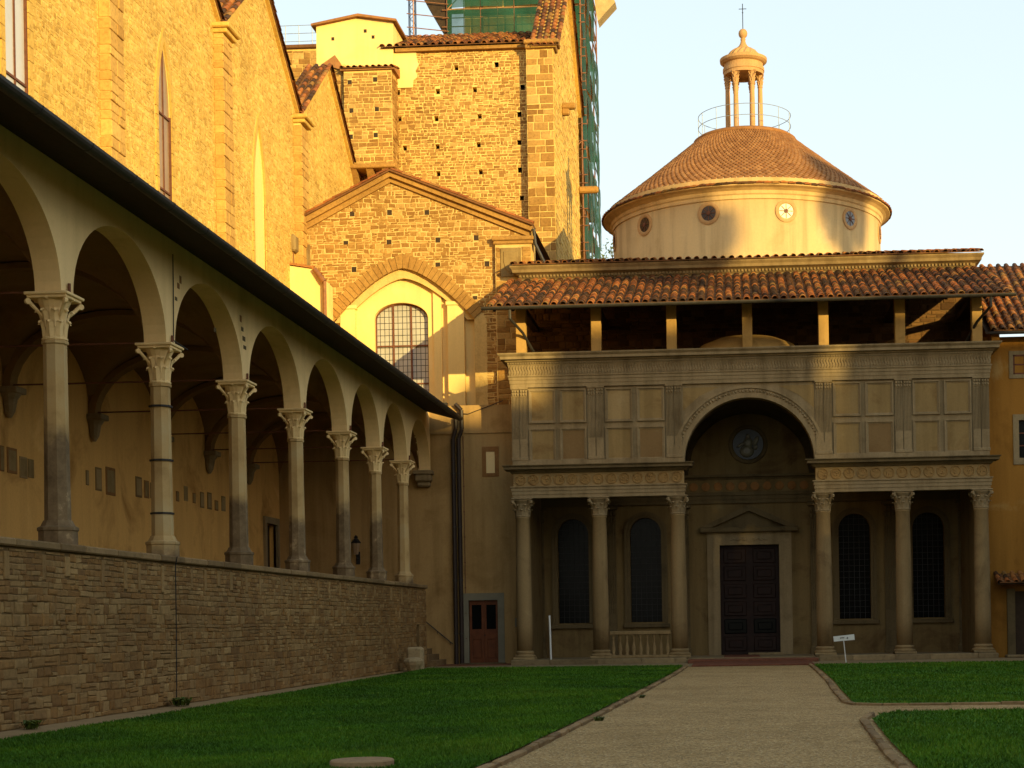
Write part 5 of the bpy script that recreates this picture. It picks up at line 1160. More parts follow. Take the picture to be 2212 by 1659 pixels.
# ---- plastered annex with chimney
an = thing('annex', 'small yellow plastered annex with tiled top above the loggia roof', 'annex', (-17.6, 67.5, 0))
z1, z2, z3 = 16.5, 16.2, 15.75
pts = [(-18.75, 10.5), (-16.6, 10.5), (-16.6, z3), (-17.05, z2), (-18.75, z1)]
mb = MB(); mb.add([(x, y, z) for y in (67.3, 68.85) for x, z in pts], [(0, 1, 2, 3, 4), (9, 8, 7, 6, 5)] + [(i, (i + 1) % 5, 5 + (i + 1) % 5, 5 + i) for i in range(5)]); mb.build('wall', 'yellow', an)
me = [make_mesh('tile', *tile_mesh('tile', 0.5, 0.13, 0.1, 6, 'tile', r_), 'tile') for r_ in (0.5, 0.65, 0.8)]
for k in range(5):
    for row in range(4):
        dirn = Vector((-1, 0, 0.17)).normalized(); dn = Vector((0.17, 0, 1)).normalized(); m = Matrix((dirn.cross(dn), dirn, dn)).transposed().to_4x4(); m.translation = (-17.0 - 0.36 * k, 67.35 + 0.42 * row, z2 + 0.02 + 0.063 * k); link('tile', random.choice(me), an, m)
mb = MB(); mb.tube((-16.95, 67.2, z2 - 0.02), (-16.52, 67.1, z3 - 0.12), 0.11, n=10); mb.tube((-16.52, 67.12, z3 - 0.1), (-16.52, 67.12, 11.0), 0.075, n=10); mb.build('downpipe', 'copper', an)
cn = thing('chimney', 'round clay chimney pot with square cap on the plastered annex', 'chimney', (-18.15, 67.9, 16.4))
mb = MB(); mb.lathe([(0.2, 16.2), (0.2, 17.05), (0.24, 17.08)], (-18.15, 67.9, 0), 12); mb.build('flue', 'terra', cn)
mb = MB(); mb.cbox(-18.48, -17.82, 67.6, 68.2, 17.05, 17.75, 0.08); mb.build('cap', 'panel', cn)

# ================================================================== CHURCH
cu = thing('church', 'great golden stone church with gabled aisle bays and tall transept', 'church', (-18, 60, 0))
PC = frame_pt((-18, 0, 0), (0, 1, 0), (1, 0, 0))
val = [15.7, 26.3, 36.9, 47.5, 58.2, 68.8, 79.4]; VZ, PZ = 22.9, 26.7
def ctop(u):
    for a, b in zip(val, val[1:]):
        if a <= u <= b: m = (a + b) / 2; return PZ - (PZ - VZ) * abs(u - m) / ((b - a) / 2)
    return VZ
lan = [(30.8, 0.68, 12.05, 18.3, 'pt', 2.4), (41.35, 0.70, 12.05, 18.3, 'pt', 2.4), (52.4, 0.62, 12.05, 18.1, 'pt', 2.3), (63.05, 0.76, 12.05, 18.0, 'pt', 2.9)]
mb = MB(); holed_wall(mb, PC, 15.7, 79.4, 12.0, ctop, lan, 0.7, extra=[(a + b) / 2 for a, b in zip(val, val[1:])] + val); aw = mb.build('aisle_wall', 'church_mortar', cu)
def cspan(z):
    if z < VZ: s = [(20.0, 79.3)]
    else: s = [((a + b) / 2 - (PZ - z) / (PZ - VZ) * (b - a) / 2 + 0.12, (a + b) / 2 + (PZ - z) / (PZ - VZ) * (b - a) / 2 - 0.12) for a, b in zip(val, val[1:]) if z < PZ - 0.2]
    cuts = []
    for c, hw, zb_, zs, kd, rise in lan:
        if z < zs: cuts.append((c - hw - 0.28, c + hw + 0.28))
        elif z < zs + rise + 0.3:
            q = (z - zs) / (rise + 0.3); cuts.append((c - (hw + 0.28) * math.sqrt(max(0, 1 - q ** 1.35)), c + (hw + 0.28) * math.sqrt(max(0, 1 - q ** 1.35))))
    for v in val: cuts.append((v - 0.55, v + 0.55)) if z < VZ else None
    for a, b in sorted(cuts):
        n_ = []
        for u, v in s:
            if b <= u or a >= v: n_.append((u, v)); continue
            if a > u: n_.append((u, a))
            if b < v: n_.append((b, v))
        s = n_
    return s
stone_wall(PC, (12.1, 26.5), (0.13, 0.4), (0.085, 0.18), (0.002, 0.014), 0.01, 'church', aw, cspan, seed=41, limit=300, jit=0.018, wave=0.03, split=0.15)
rnd = random.Random(5)
for k, (c, hw, zb_, zs, kd, rise) in enumerate(lan):           # lancets with ashlar jambs
    z = 12.1
    while z < zs - 0.05:
        h = min(rnd.uniform(0.25, 0.5), zs - z)
        for s in (-1, 1):
            l_ = rnd.choice((0.2, 0.28)); u0, u1 = (c - hw - l_, c - hw) if s < 0 else (c + hw, c + hw + l_)
            mb = MB(); mb.add([PC(u0, z + 0.008, 0.05), PC(u1, z + 0.008, 0.05), PC(u1, z + h - 0.008, 0.05), PC(u0, z + h - 0.008, 0.05)] + [PC(u0, z + 0.008, -0.02), PC(u1, z + 0.008, -0.02), PC(u1, z + h - 0.008, -0.02), PC(u0, z + h - 0.008, -0.02)], [(0, 1, 2, 3), (0, 1, 5, 4), (1, 2, 6, 5), (2, 3, 7, 6), (3, 0, 4, 7)], rnd.uniform(0.3, 0.8)); mb.build('jamb_stone', 'church', aw)
        z += h
    mb = MB(); arch_band(mb, PC, c, hw, zs, 'pt', rise, 0.25, -0.02, 0.05, rise2=rise + 0.42); wn = mb.build('lancet_window', 'church', cu)
    mb = MB(); arch_fill(mb, PC, c, hw, zb_, zs, kd, rise, -0.05); mb.build('pane', ('glass_white', 'glass_white', 'glass_grey', 'lime')[k], wn)
    if k < 3:
        mb = MB(); mb.box(-18.05, -18.02, c - 0.03, c + 0.04, zb_, zs + rise * 0.9)
        for z in (13.2, 15.6, 18.0): mb.box(-18.05, -18.0, c - hw, c + hw, z - 0.03, z + 0.03)
        for s in (-1, 1): mb.box(-18.05, -17.99, c + s * (hw - 0.04) - 0.04, c + s * (hw - 0.04) + 0.04, zb_, zs)
        mb.build('glazing_bars', 'rust', wn)
for v in val[1:6]:                                             # buttress strips between the bays
    bt = MB().box(-18.01, -17.7, v - 0.52, v + 0.52, 12.0, 22.5).build('buttress', 'church_mortar', cu); z = 12.0
    while z < 22.35:
        h = min(rnd.uniform(0.24, 0.5), 22.5 - z); sp_ = rnd.choice((0, -0.2, 0.15)); r_ = rnd.uniform(0, 0.75)
        for u0, u1 in ((v - 0.55, v + sp_), (v + sp_, v + 0.55)):
            MB().cbox(-18.0, -17.655 + rnd.uniform(-0.015, 0.02), u0 + 0.007, u1 - 0.007, z + 0.007, z + h - 0.007, 0.018, min(1, max(0, 0.25 + 0.6 * r_ + rnd.uniform(-0.15, 0.2)))).build('quoin_stone', 'quoin', bt)
        z += h
    mb = MB(); mb.cbox(-18.8, -17.5, v - 0.62, v + 0.62, 22.5, 22.66, 0.03); mb.cbox(-18.8, -17.38, v - 0.72, v + 0.72, 22.66, 22.84, 0.04); mb.build('buttress_cornice', 'church', cu)
for a, b in zip(val[2:], val[3:]):                             # gable copings with tiles
    m = (a + b) / 2
    for ya, up, nm in ((a, Vector((0, m - a, PZ - VZ)), 0), (b, Vector((0, m - b, PZ - VZ)), 1)):
        cp = MB(); dn = Vector((0, -up.z, up.y)).normalized(); dn = dn if dn.z > 0 else -dn; A = Vector((0, ya, VZ))
        q = [A, A + up, A + up + dn * 0.12, A + dn * 0.12]; q[1].y = q[2].y = m
        cp.add([(x, t.y, t.z) for x in (-18.8, -17.86) for t in q], [(0, 1, 2, 3), (4, 5, 6, 7), (0, 1, 5, 4), (2, 3, 7, 6), (0, 3, 7, 4)], 0.5); c_ = cp.build('gable_coping', 'church', cu)
        tiled_slope(c_, A + dn * 0.1 + Vector((-18.75, 0, 0)), A + dn * 0.1 + Vector((-17.8, 0, 0)), up, sp=0.3, expo=0.4, r=0.11, limit=300, seed=int(ya * 7), pans=True)
        if nm == 0:
            mb = MB(); q = [A - dn * 0.22, A + up - dn * 0.22, A + up, A]; q[0].y += 0.1; mb.add([(x, t.y, t.z) for x in (-18.0, -17.9) for t in q], [(0, 1, 2, 3), (4, 5, 6, 7), (0, 1, 5, 4), (2, 3, 7, 6), (0, 3, 7, 4)], 0.6); mb.build('rake_moulding', 'church', cu)
MB().box(-26, -18.71, 15.7, 79.4, 12, 22.6).build('aisle_body', 'church_mortar', cu)
# ---- transept
TY = 80.0; TX0, TX1 = -19.6, -9.6
PT = frame_pt((0, TY, 0), (1, 0, 0), (0, -1, 0))
hl = [((980 + .2893 * a) * .864, .25 * b) for a, b in ((555, 585), (903, 560), (50, 800), (395, 790), (715, 775), (1130, 755), (65, 1030), (383, 1025), (757, 1008), (1100, 990), (110, 1280), (393, 1268), (748, 1250), (1100, 1230), (400, 1500), (765, 1485), (1105, 1470))]
hl += [((640 + .3165 * a) * .864, (420 + .3165 * b) * .864) for a, b in ((1718, 260), (2100, 235))]
hp = sorted([W(x, y, Y=TY) for x, y in hl], key=lambda p: p.z); bands = []; row = []
for p in hp:
    if row and p.z - row[0].z > 0.9: bands.append(row); row = []
    row.append(p)
bands.append(row)
twm = MB(); z = 14.0; TZ = 29.45
for row in bands:
    zl = min(p.z for p in row) - 0.13; zh = max(p.z for p in row) + 0.13
    if zl > z: holed_wall(twm, PT, TX0, TX1, z, zl, [], 0.4)
    holed_wall(twm, PT, TX0, TX1, zl, zh, [(p.x, 0.11, p.z - 0.13, p.z + 0.13, 'flat', 0) for p in row], 0.4); z = zh
holed_wall(twm, PT, TX0, TX1, z, TZ, [], 0.4); tw = twm.build('transept_wall', 'church_mortar', cu)
def tspan(z):
    s = [(TX0, TX1)]; cuts = [(p.x - 0.12, p.x + 0.12) for p in hp if abs(p.z - z) < 0.16]
    for a, b in sorted(cuts):
        n_ = []
        for u, v in s:
            if b <= u or a >= v: n_.append((u, v)); continue
            if a > u: n_.append((u, a))
            if b < v: n_.append((b, v))
        s = n_
    return s
stone_wall(PT, (17.5, TZ), (0.13, 0.4), (0.085, 0.19), (0.004, 0.02), 0.017, 'gable', tw, tspan, seed=51, limit=300, jit=0.02, split=0.2)
MB().box(TX0, -9.1, TY + 0.41, 92, 14, 29.3).build('transept_body', 'wood_and_hole_dark', cu)
# right-hand buttress and end wall
tb = MB().box(TX1, -8.3, TY - 0.55, TY + 0.4, 14, 29.2).build('transept_buttress', 'church_mortar', cu)
stone_wall(frame_pt((0, TY - 0.55, 0), (1, 0, 0), (0, -1, 0)), (17, 29.1), (0.3, 0.9), (0.22, 0.45), (0.01, 0.03), 0.02, 'gable', tb, lambda z: [(TX1, -8.3)], seed=52, limit=200)
mb = MB(); mb.cbox(TX1 - 0.05, -8.15, TY - 0.68, TY + 0.3, 29.1, 29.3, 0.04); mb.cbox(TX1 - 0.1, -8.02, TY - 0.78, TY + 0.3, 29.3, 29.5, 0.04); mb.build('buttress_cornice', 'gable', cu)
PS = frame_pt((-8.3, 0, 0), (0, 1, 0), (1, 0, 0))
def stop(u): return 35.0 - 0.87 * abs(u - 86.1)
sw = MB(); holed_wall(sw, PS, TY - 0.54, 92.2, 14, stop, [], 0.75, extra=(86.1,)); sw = sw.build('transept_end_wall', 'church_mortar', cu)
stone_wall(PS, (17, 34.5), (0.3, 0.8), (0.18, 0.36), (0.01, 0.04), 0.012, 'church', sw, lambda z: [(max(TY - 0.5, 86.1 - (35.0 - z) / 0.87 + 0.1), min(92.1, 86.1 + (35.0 - z) / 0.87 - 0.1))], seed=53, limit=200)
for ya, up in ((TY - 0.7, Vector((0, 6.8, 5.9))), (92.3, Vector((0, -6.2, 5.4)))):
    A = Vector((0, ya, stop(ya) + 0.03)); cp = MB(); dn = Vector((0, -up.z, up.y)).normalized(); dn = dn if dn.z > 0 else -dn
    q = [A, A + up, A + up + dn * 0.12, A + dn * 0.12]
    cp.add([(x, t.y, t.z) for x in (-9.35, -8.12) for t in q], [(0, 1, 2, 3), (4, 5, 6, 7), (0, 1, 5, 4), (2, 3, 7, 6), (0, 3, 7, 4)], 0.5); c_ = cp.build('gable_coping', 'church', cu)
    tiled_slope(c_, A + dn * 0.1 + Vector((-9.3, 0, 0)), A + dn * 0.1 + Vector((-8.05, 0, 0)), up, sp=0.34, expo=0.42, r=0.12, limit=200, seed=61)
mb = MB(); mb.cbox(-8.3, -7.6, 83.0, 83.35, 27.3, 27.6, 0.06); mb.cbox(-8.3, -7.9, 83.0, 83.35, 27.0, 27.3, 0.06); mb.build('stone_spout', 'gable', cu)
mb = MB(); mb.cbox(-8.3, -7.2, 91.6, 92.0, 25.3, 25.65, 0.08); mb.build('stone_spout', 'gable', cu)
tr = MB().add([(-16.7, TY - 0.3, 29.47), (-9.36, TY - 0.3, 29.47), (-9.36, 86, 32.1), (-16.7, 86, 32.1), (-16.7, 86, 29), (-9.36, 86, 29)], [(0, 1, 2, 3), (3, 2, 5, 4)]).build('transept_roof', 'tile_pan', cu)
tiled_slope(tr, (-16.6, TY - 0.35, 29.5), (-9.5, TY - 0.35, 29.5), Vector((0, 6.3, 2.66)), sp=0.36, expo=0.44, r=0.13, limit=300, seed=63)
mb = MB(); mb.box(-16.0, -9.7, TY - 0.25, TY + 0.1, 29.3, 29.46); mb.build('transept_eave', 'gable', cu)
pts = [(-16.2, 27.6), (-15.2, 27.6), (-15.15, 27.95), (-14.95, 28.1), (-15.05, 28.4), (-14.88, 28.7), (-14.98, 29.0), (-15.0, 29.3), (-16.2, 29.3)]
mb = MB(); n_ = len(pts); mb.add([(x, TY - 0.075, z) for x, z in pts] + [(x, TY, z) for x, z in pts], [tuple(range(n_))] + [(i, (i + 1) % n_, n_ + (i + 1) % n_, n_ + i) for i in range(n_)]); mb.build('plaster_patch', 'yellow', cu)
# ---- stair turret
TT = 78.6
tt = MB().box(-18.25, -15.95, TT, TY, 23.6, 28.05).build('turret', 'church_mortar', cu)
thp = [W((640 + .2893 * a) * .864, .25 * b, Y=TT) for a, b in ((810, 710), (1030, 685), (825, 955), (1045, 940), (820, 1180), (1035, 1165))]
PU = frame_pt((0, TT, 0), (1, 0, 0), (0, -1, 0))
def uspan2(z):
    s = [(-18.25, -15.95)]
    for a, b in sorted((p.x - 0.11, p.x + 0.11) for p in thp if abs(p.z - z) < 0.15):
        n_ = []
        for u, v in s:
            if b <= u or a >= v: n_.append((u, v)); continue
            n_ += [(u, a), (b, v)]
        s = n_
    return s
stone_wall(PU, (23.6, 28.0), (0.16, 0.55), (0.1, 0.24), (0.006, 0.022), 0.015, 'gable', tt, uspan2, seed=55, limit=200)
stone_wall(frame_pt((-15.95, TT, 0), (0, 1, 0), (1, 0, 0)), (23.6, 28.0), (0.3, 0.7), (0.16, 0.34), (0.015, 0.05), 0.014, 'gable', tt, lambda z: [(0, TY - TT)], seed=56, limit=60)
for p in thp: MB().box(p.x - 0.1, p.x + 0.1, TT - 0.008, TT + 0.02, p.z - 0.12, p.z + 0.1).build('putlog_dark_patch', 'wood_and_hole_dark', tt)  # shade inside each hole put in as a flat dark patch
for x in (-17.9, -17.1, -16.35):
    mb = MB(); mb.add([(x - 0.16, TY, 22.2), (x + 0.16, TY, 22.2), (x - 0.16, TY - 0.2, 22.2), (x + 0.16, TY - 0.2, 22.2), (x - 0.16, TT + 0.05, 23.4), (x + 0.16, TT + 0.05, 23.4), (x - 0.16, TY, 23.4), (x + 0.16, TY, 23.4)], [(0, 1, 3, 2), (2, 3, 5, 4), (4, 5, 7, 6), (0, 2, 4, 6), (1, 3, 5, 7)]); mb.build('turret_bracket', 'gable', tt)
MB().cbox(-18.35, -15.85, TT - 0.08, TY, 23.4, 23.62, 0.04).build('turret_string_course', 'gable', tt)
MB().add([(-18.4, TT - 0.12, 28.05), (-15.8, TT - 0.12, 28.05), (-15.8, TY + 0.1, 28.05), (-18.4, TY + 0.1, 28.05), (-18.4, TT - 0.12, 28.12), (-15.8, TT - 0.12, 28.12), (-15.8, TY + 0.1, 28.5), (-18.4, TY + 0.1, 28.5)], [(0, 1, 2, 3), (4, 5, 6, 7), (0, 1, 5, 4), (1, 2, 6, 5), (3, 0, 4, 7)]).build('turret_roof', 'tile_dome', tt)
tiled_slope(tt, (-18.3, TT - 0.15, 28.13), (-15.9, TT - 0.15, 28.13), Vector((0, 1.55, 0.38)), sp=0.3, expo=0.4, r=0.11, limit=60, seed=66)
mb = MB(); mb.box(-19.15, -18.26, TT + 0.3, TY, 20.0, 28.5); t2 = mb.build('turret_wing', 'church_mortar', cu)
stone_wall(frame_pt((0, TT + 0.3, 0), (1, 0, 0), (0, -1, 0)), (20, 28.4), (0.25, 0.5), (0.16, 0.34), (0.015, 0.045), 0.014, 'gable', t2, lambda z: [(-19.15, -18.26)], seed=57, limit=60)
mb = MB(); mb.add([(-19.3, TT + 0.15, 28.5), (-18.2, TT + 0.15, 28.1), (-18.7, TT + 0.15, 28.9), (-19.3, TY, 28.5), (-18.2, TY, 28.1), (-18.7, TY, 28.9)], [(0, 1, 2), (3, 4, 5), (0, 2, 5, 3), (1, 2, 5, 4), (0, 1, 4, 3)], 0.6); mb.build('turret_wing_roof', 'tile_dome', t2)
# ---- plaster block and far nave wall
bp = [W(x, y, Y=79.8) for x, y in ((683, 150), (849, 150), (849, 47), (775, 39), (683, 57))]
mb = MB(); mb.add([(p.x, y, p.z if k > 1 else 27.0) for y in (79.8, 83) for k, p in enumerate(bp)], [(0, 1, 2, 3, 4), (9, 8, 7, 6, 5)] + [(i, (i + 1) % 5, 5 + (i + 1) % 5, 5 + i) for i in range(5)]); bl_ = mb.build('plaster_block', 'yellow', cu)
mb = MB(); pts = [(bp[4].x - 0.2, bp[4].z - 0.05), (bp[3].x, bp[3].z + 0.02), (bp[2].x + 0.2, bp[2].z - 0.05), (bp[2].x + 0.2, bp[2].z + 0.06), (bp[3].x, bp[3].z + 0.14), (bp[4].x - 0.2, bp[4].z + 0.06)]
mb.add([(x, y, z) for y in (79.55, 83.2) for x, z in pts], [(0, 1, 4, 5), (1, 2, 3, 4), (6, 7, 10, 11), (7, 8, 9, 10), (0, 1, 7, 6), (1, 2, 8, 7), (5, 4, 10, 11), (4, 3, 9, 10), (0, 5, 11, 6), (2, 3, 9, 8)], 0.6); mb.build('plaster_block_roof', 'tile_dome', bl_)
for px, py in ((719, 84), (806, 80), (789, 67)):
    p = W(px, py, Y=79.8); MB().box(p.x - 0.07, p.x + 0.07, 79.79, 79.85, p.z - 0.08, p.z + 0.08).build('vent_dark_patch', 'wood_and_hole_dark', bl_)  # flat dark patch in place of the vent's shaded inside
nw = MB().box(-27, -19.4, 92, 94, 14, 33.9).build('nave_wall', 'church_mortar', cu)
stone_wall(frame_pt((0, 92, 0), (1, 0, 0), (0, -1, 0)), (24, 33.8), (0.3, 0.8), (0.18, 0.36), (0.02, 0.05), 0.016, 'gable', nw, lambda z: [(-25, -19.5)], seed=58, limit=80)
MB().cbox(-27.1, -19.2, 91.8, 94.2, 33.9, 34.1, 0.04).build('nave_wall_coping', 'tile_pan', nw)
rr0 = MB()
for z in (34.5, 34.95, 35.4): rr0.tube((-25.5, 92.5, z), (-20.2, 92.5, z), 0.018, n=5)
rr0 = rr0.build('roof_railing', 'rail', cu); rr0['kind'] = 'stuff'
for i in range(8): MB().tube((-25.5 + 0.757 * i, 92.5, 34.05), (-25.5 + 0.757 * i, 92.5, 35.4), 0.02, n=5).build('railing_post', 'rail', rr0)
mb = MB(); x_ = W(586, 40, Y=70); mb.tube((-18.55, 64.6, 25.4), (-18.55, 64.6, 29.5), 0.02, n=5); mb.build('lightning_rod', 'iron', cu)

# ================================================================== BELL TOWER with scaffolding
tw_ = thing('bell_tower', 'stone bell tower wrapped in scaffolding behind the transept', 'tower', (-12.5, 103, 0))
mb = MB(); mb.box(-15.6, -9.5, 98.9, 109, 0, 48); wl = mb.build('wall', 'church_mortar', tw_)
for z in range(20, 48, 3): MB().cbox(-15.66, -9.44, 98.84, 109.06, z, z + 0.3, 0.03).build('string_course', 'gable', wl)
sf = thing('scaffolding', 'rusty tube scaffolding with boards and green netting round the tower', 'scaffolding', (-12.5, 98, 0))
sx = [-16.5, -14.5, -12.5, -10.6, -8.6]
for x in (-15.5, -13.5, -11.5, -9.6, -9.1): MB().tube((x, 98.02, 0), (x, 98.02, 48), 0.03, n=5).build('pole', 'pole', sf); sy = [98.0, 101.0, 104.0, 107.0, 110.0]
for x in sx: MB().tube((x, 98, 0), (x, 98, 48), 0.045, n=6).build('pole', 'pole', sf)
for y in sy[1:]: MB().tube((-8.6, y, 0), (-8.6, y, 48), 0.045, n=6).build('pole', 'pole', sf)
for x in sx: MB().tube((x, 98.85, 0), (x, 98.85, 48), 0.045, n=6).build('pole', 'pole', sf)
for y in sy[1:]: MB().tube((-9.4, y, 0), (-9.4, y, 48), 0.045, n=6).build('pole', 'pole', sf)
z = 14.0; k = 0
while z < 47:
    MB().tube((-16.8, 98, z + 1.0), (-8.3, 98, z + 1.0), 0.035, n=5).build('ledger', 'pole', sf)
    MB().tube((-16.8, 98, z), (-8.3, 98, z), 0.035, n=5).build('ledger', 'pole', sf)
    for h in (0, 1.0): MB().tube((-8.6, 97.8, z + h), (-8.6, 110.3, z + h), 0.035, n=5).build('ledger', 'pole', sf)
    MB().box(-16.5, -8.6, 98.05, 98.8, z + 0.04, z + 0.1).build('board', 'plank', sf)
    MB().box(-9.35, -8.65, 98.05, 110, z + 0.041, z + 0.101).build('board', 'plank', sf)
    i = k % 4
    MB().tube((sx[i], 97.95, z), (sx[i + 1], 97.95, z + 2.0), 0.03, n=5).build('brace', 'pole', sf)
    MB().tube((-8.55, sy[i], z), (-8.55, sy[i + 1], z + 2.0), 0.03, n=5).build('brace', 'pole', sf)
    MB().tube((-8.55, sy[3 - i + 1] if i < 4 else 100, z), (-8.55, sy[3 - i], z + 2.0), 0.03, n=5).build('brace', 'pole', sf)
    MB().tube((-8.6, 97.8, z + 1.5), (-8.6, 110.3, z + 1.5), 0.03, n=5).build('ledger', 'pole', sf); MB().tube((-16.8, 97.96, z + 1.5), (-8.3, 97.96, z + 1.5), 0.03, n=5).build('ledger', 'pole', sf)
    z += 2.0; k += 1
rnd = random.Random(77)
def net_panel(A, B, z0, z1, bow, seed):
    rd = random.Random(seed); A, B = Vector(A), Vector(B); n_ = (B - A).cross(Vector((0, 0, 1))).normalized(); ph = rd.uniform(0, 6)
    mb = MB(); mb.grid(lambda s, t: tuple(A + (B - A) * s + Vector((0, 0, z0 + (z1 - z0) * t)) + n_ * (bow * math.sin(math.pi * s) * (0.4 + 0.6 * math.sin(math.pi * t)) + 0.05 * math.sin(9 * t + ph + 5 * s))), 8, 10); mb.build('netting', 'green_net', sf, True)
for i in range(4):
    z = 14.0
    while z < 46:
        net_panel((sx[i] + 0.02, 97.9, 0), (sx[i + 1] - (0.02 if i < 3 or z > 33 else 0.85), 97.9, 0), z + 0.1, z + 3.95, 0.06, int(z) + 100 * i)
        z += 4
for i in range(4):
    z = 14.0
    while z < 46:
        if rnd.random() < 0.85: net_panel((-8.5, sy[i] + (0.3 if i else 0), 0), (-8.5, sy[i + 1] - rnd.uniform(0, 1.2), 0), z + 0.1, z + 3.9, 0.08, int(z) + 700 * i)
        z += 4
q = [W(x, y, Y=98.1) for x, y in ((966, 84), (966, -60), (884, -60), (918, 2))]
mb = MB(); mb.add([tuple(p) for p in q] + [(p.x, p.y + 1.6, p.z) for p in q], [(0, 1, 2, 3), (4, 5, 6, 7), (0, 1, 5, 4), (1, 2, 6, 5), (2, 3, 7, 6), (3, 0, 4, 7)]); mb.build('catch_platform', 'wood_and_hole_dark', sf)
for z in (36.7, 37.5, 38.3, 39.2): MB().tube((-16.4, 97.9, z), (-18.9, 97.9, z + 0.35), 0.03, n=5).build('ledger', 'pole', sf)
MB().tube((-18.5, 97.9, 36.2), (-18.5, 97.9, 46), 0.04, n=5).build('pole', 'pole', sf)
q = [W(x, y, Y=106) for x, y in ((1291, 46), (1329, 4), (1312, -30), (1284, 0))]
mb = MB(); mb.add([tuple(p) for p in q] + [(p.x, p.y + 1.5, p.z + 0.1) for p in q], [(0, 1, 2, 3), (4, 5, 6, 7), (0, 1, 5, 4), (1, 2, 6, 5), (2, 3, 7, 6), (3, 0, 4, 7)]); mb.build('catch_platform', 'plank', sf)
# crane mast
cm = thing('crane_mast', 'slender grey lattice crane mast rising beside the tower', 'crane', (-20.85, 110, 0))
for a in (-0.2, 0.2):
    for b in (-0.2, 0.2): MB().tube((-20.85 + a, 110 + b, 0), (-20.85 + a, 110 + b, 60), 0.035, n=5).build('mast_leg', 'steel', cm)
mb = MB(); z = 30.0
while z < 59:
    for b in (-0.2, 0.2):
        mb.tube((-21.05, 110 + b, z), (-20.65, 110 + b, z + 0.4), 0.018, n=4); mb.tube((-20.65, 110 + b, z + 0.4), (-21.05, 110 + b, z + 0.8), 0.018, n=4)
    z += 0.8
o = mb.build('mast_lacing', 'steel', cm); o['kind'] = 'stuff'

# ================================================================== OCHRE BUILDING on the right
RY = 64.5; rx0 = CX + 9.06
ob = thing('ochre_building', 'ochre plastered house with tiled roof at the right of the chapel', 'building', (14, RY, 0))
PRt = frame_pt((0, RY, 0), (1, 0, 0), (0, -1, 0))
mb = MB(); holed_wall(mb, PRt, rx0, 30, -0.03, 12.25, [(11.55, 0.62, 7.6, 9.05, 'flat', 0), (14.4, 0.62, 7.6, 9.05, 'flat', 0), (17.4, 0.62, 7.6, 9.05, 'flat', 0)], 0.4); 
mb.build('wall', 'ochre', ob)
for x, z0, z1, hw in ((11.55, 7.6, 9.05, 0.62), (14.4, 7.6, 9.05, 0.62), (17.4, 7.6, 9.05, 0.62)):
    mb = MB()
    for a, b, c, d in ((x - hw - 0.22, x - hw, z0 - 0.25, z1 + 0.22), (x + hw, x + hw + 0.22, z0 - 0.25, z1 + 0.22), (x - hw, x + hw, z1, z1 + 0.22), (x - hw, x + hw, z0 - 0.25, z0)): mb.box(a, b, RY - 0.04, RY + 0.15, c, d)
    wn = mb.build('window', 'serena', ob)
    for s in (-1, 1): MB().box(x + s * hw / 2 - hw / 2 + 0.02, x + s * hw / 2 + hw / 2 - 0.02, RY + 0.2, RY + 0.23, z0, z1).build('pane', 'glass_dark', wn)
    mb = MB(); mb.box(x - 0.03, x + 0.03, RY + 0.16, RY + 0.2, z0, z1)
    for k in range(4): mb.box(x - hw, x + hw, RY + 0.165, RY + 0.199, z0 + (z1 - z0) * k / 3 - 0.02, z0 + (z1 - z0) * k / 3 + 0.02)
    mb.build('casement', 'door_red', wn)
for x in (11.2, 14.0, 17.0):                                   # small attic windows
    mb = MB()
    for a, b, c, d in ((x - 0.6, x - 0.45, 10.65, 11.7), (x + 0.45, x + 0.6, 10.65, 11.7), (x - 0.45, x + 0.45, 11.55, 11.7), (x - 0.45, x + 0.45, 10.65, 10.8)): mb.box(a, b, RY - 0.04, RY + 0.02, c, d)
    wn = mb.build('attic_window', 'serena', ob)
    MB().box(x - 0.45, x + 0.45, RY - 0.012, RY + 0.01, 10.8, 11.55).build('pane', 'ochre', wn)
    mb = MB()
    for a, b, c, d in ((x - 0.45, x - 0.39, 10.8, 11.55), (x + 0.39, x + 0.45, 10.8, 11.55), (x - 0.04, x + 0.04, 10.8, 11.55), (x - 0.45, x + 0.45, 10.8, 10.86), (x - 0.45, x + 0.45, 11.15, 11.2), (x - 0.45, x + 0.45, 11.49, 11.55)): mb.box(a, b, RY - 0.03, RY - 0.011, c, d)
    mb.build('casement', 'door_red', wn)
MB().box(rx0 + 0.2, 30, RY + 0.41, 72, 0, 12.2).build('body', 'ochre', ob)
MB().add([(x, y, z) for x in (rx0 + 0.2, rx0 + 0.5) for y, z in ((63.9, 11.9), (72, 11.9), (72, 15.6), (71, 16.15), (63.9, 12.3))], [(0, 1, 2, 3, 4), (5, 6, 7, 8, 9)] + [(i, (i + 1) % 5, 5 + (i + 1) % 5, 5 + i) for i in range(5)]).build('gable_end', 'ochre', ob)
rf = MB().add([(rx0 - 0.05, 63.75, 12.25), (30, 63.75, 12.25), (30, 71, 16.2), (rx0 - 0.05, 71, 16.2), (rx0 - 0.05, 63.75, 12.33), (30, 63.75, 12.33), (30, 71, 16.28), (rx0 - 0.05, 71, 16.28)], [(0, 1, 2, 3), (4, 5, 6, 7), (0, 1, 5, 4), (1, 2, 6, 5), (2, 3, 7, 6), (3, 0, 4, 7)]).build('roof', 'wood_and_hole_dark', ob)
tiled_slope(rf, (rx0 + 0.25, 63.7, 12.36), (16, 63.7, 12.36), Vector((0, 7.3, 3.95)), sp=0.34, expo=0.42, r=0.12, limit=300, seed=71)
mb = MB(); halfpipe(mb, (rx0 + 0.1, 63.62, 12.3), (30, 63.62, 12.3), 0.1); mb.build('gutter', 'metal', ob)
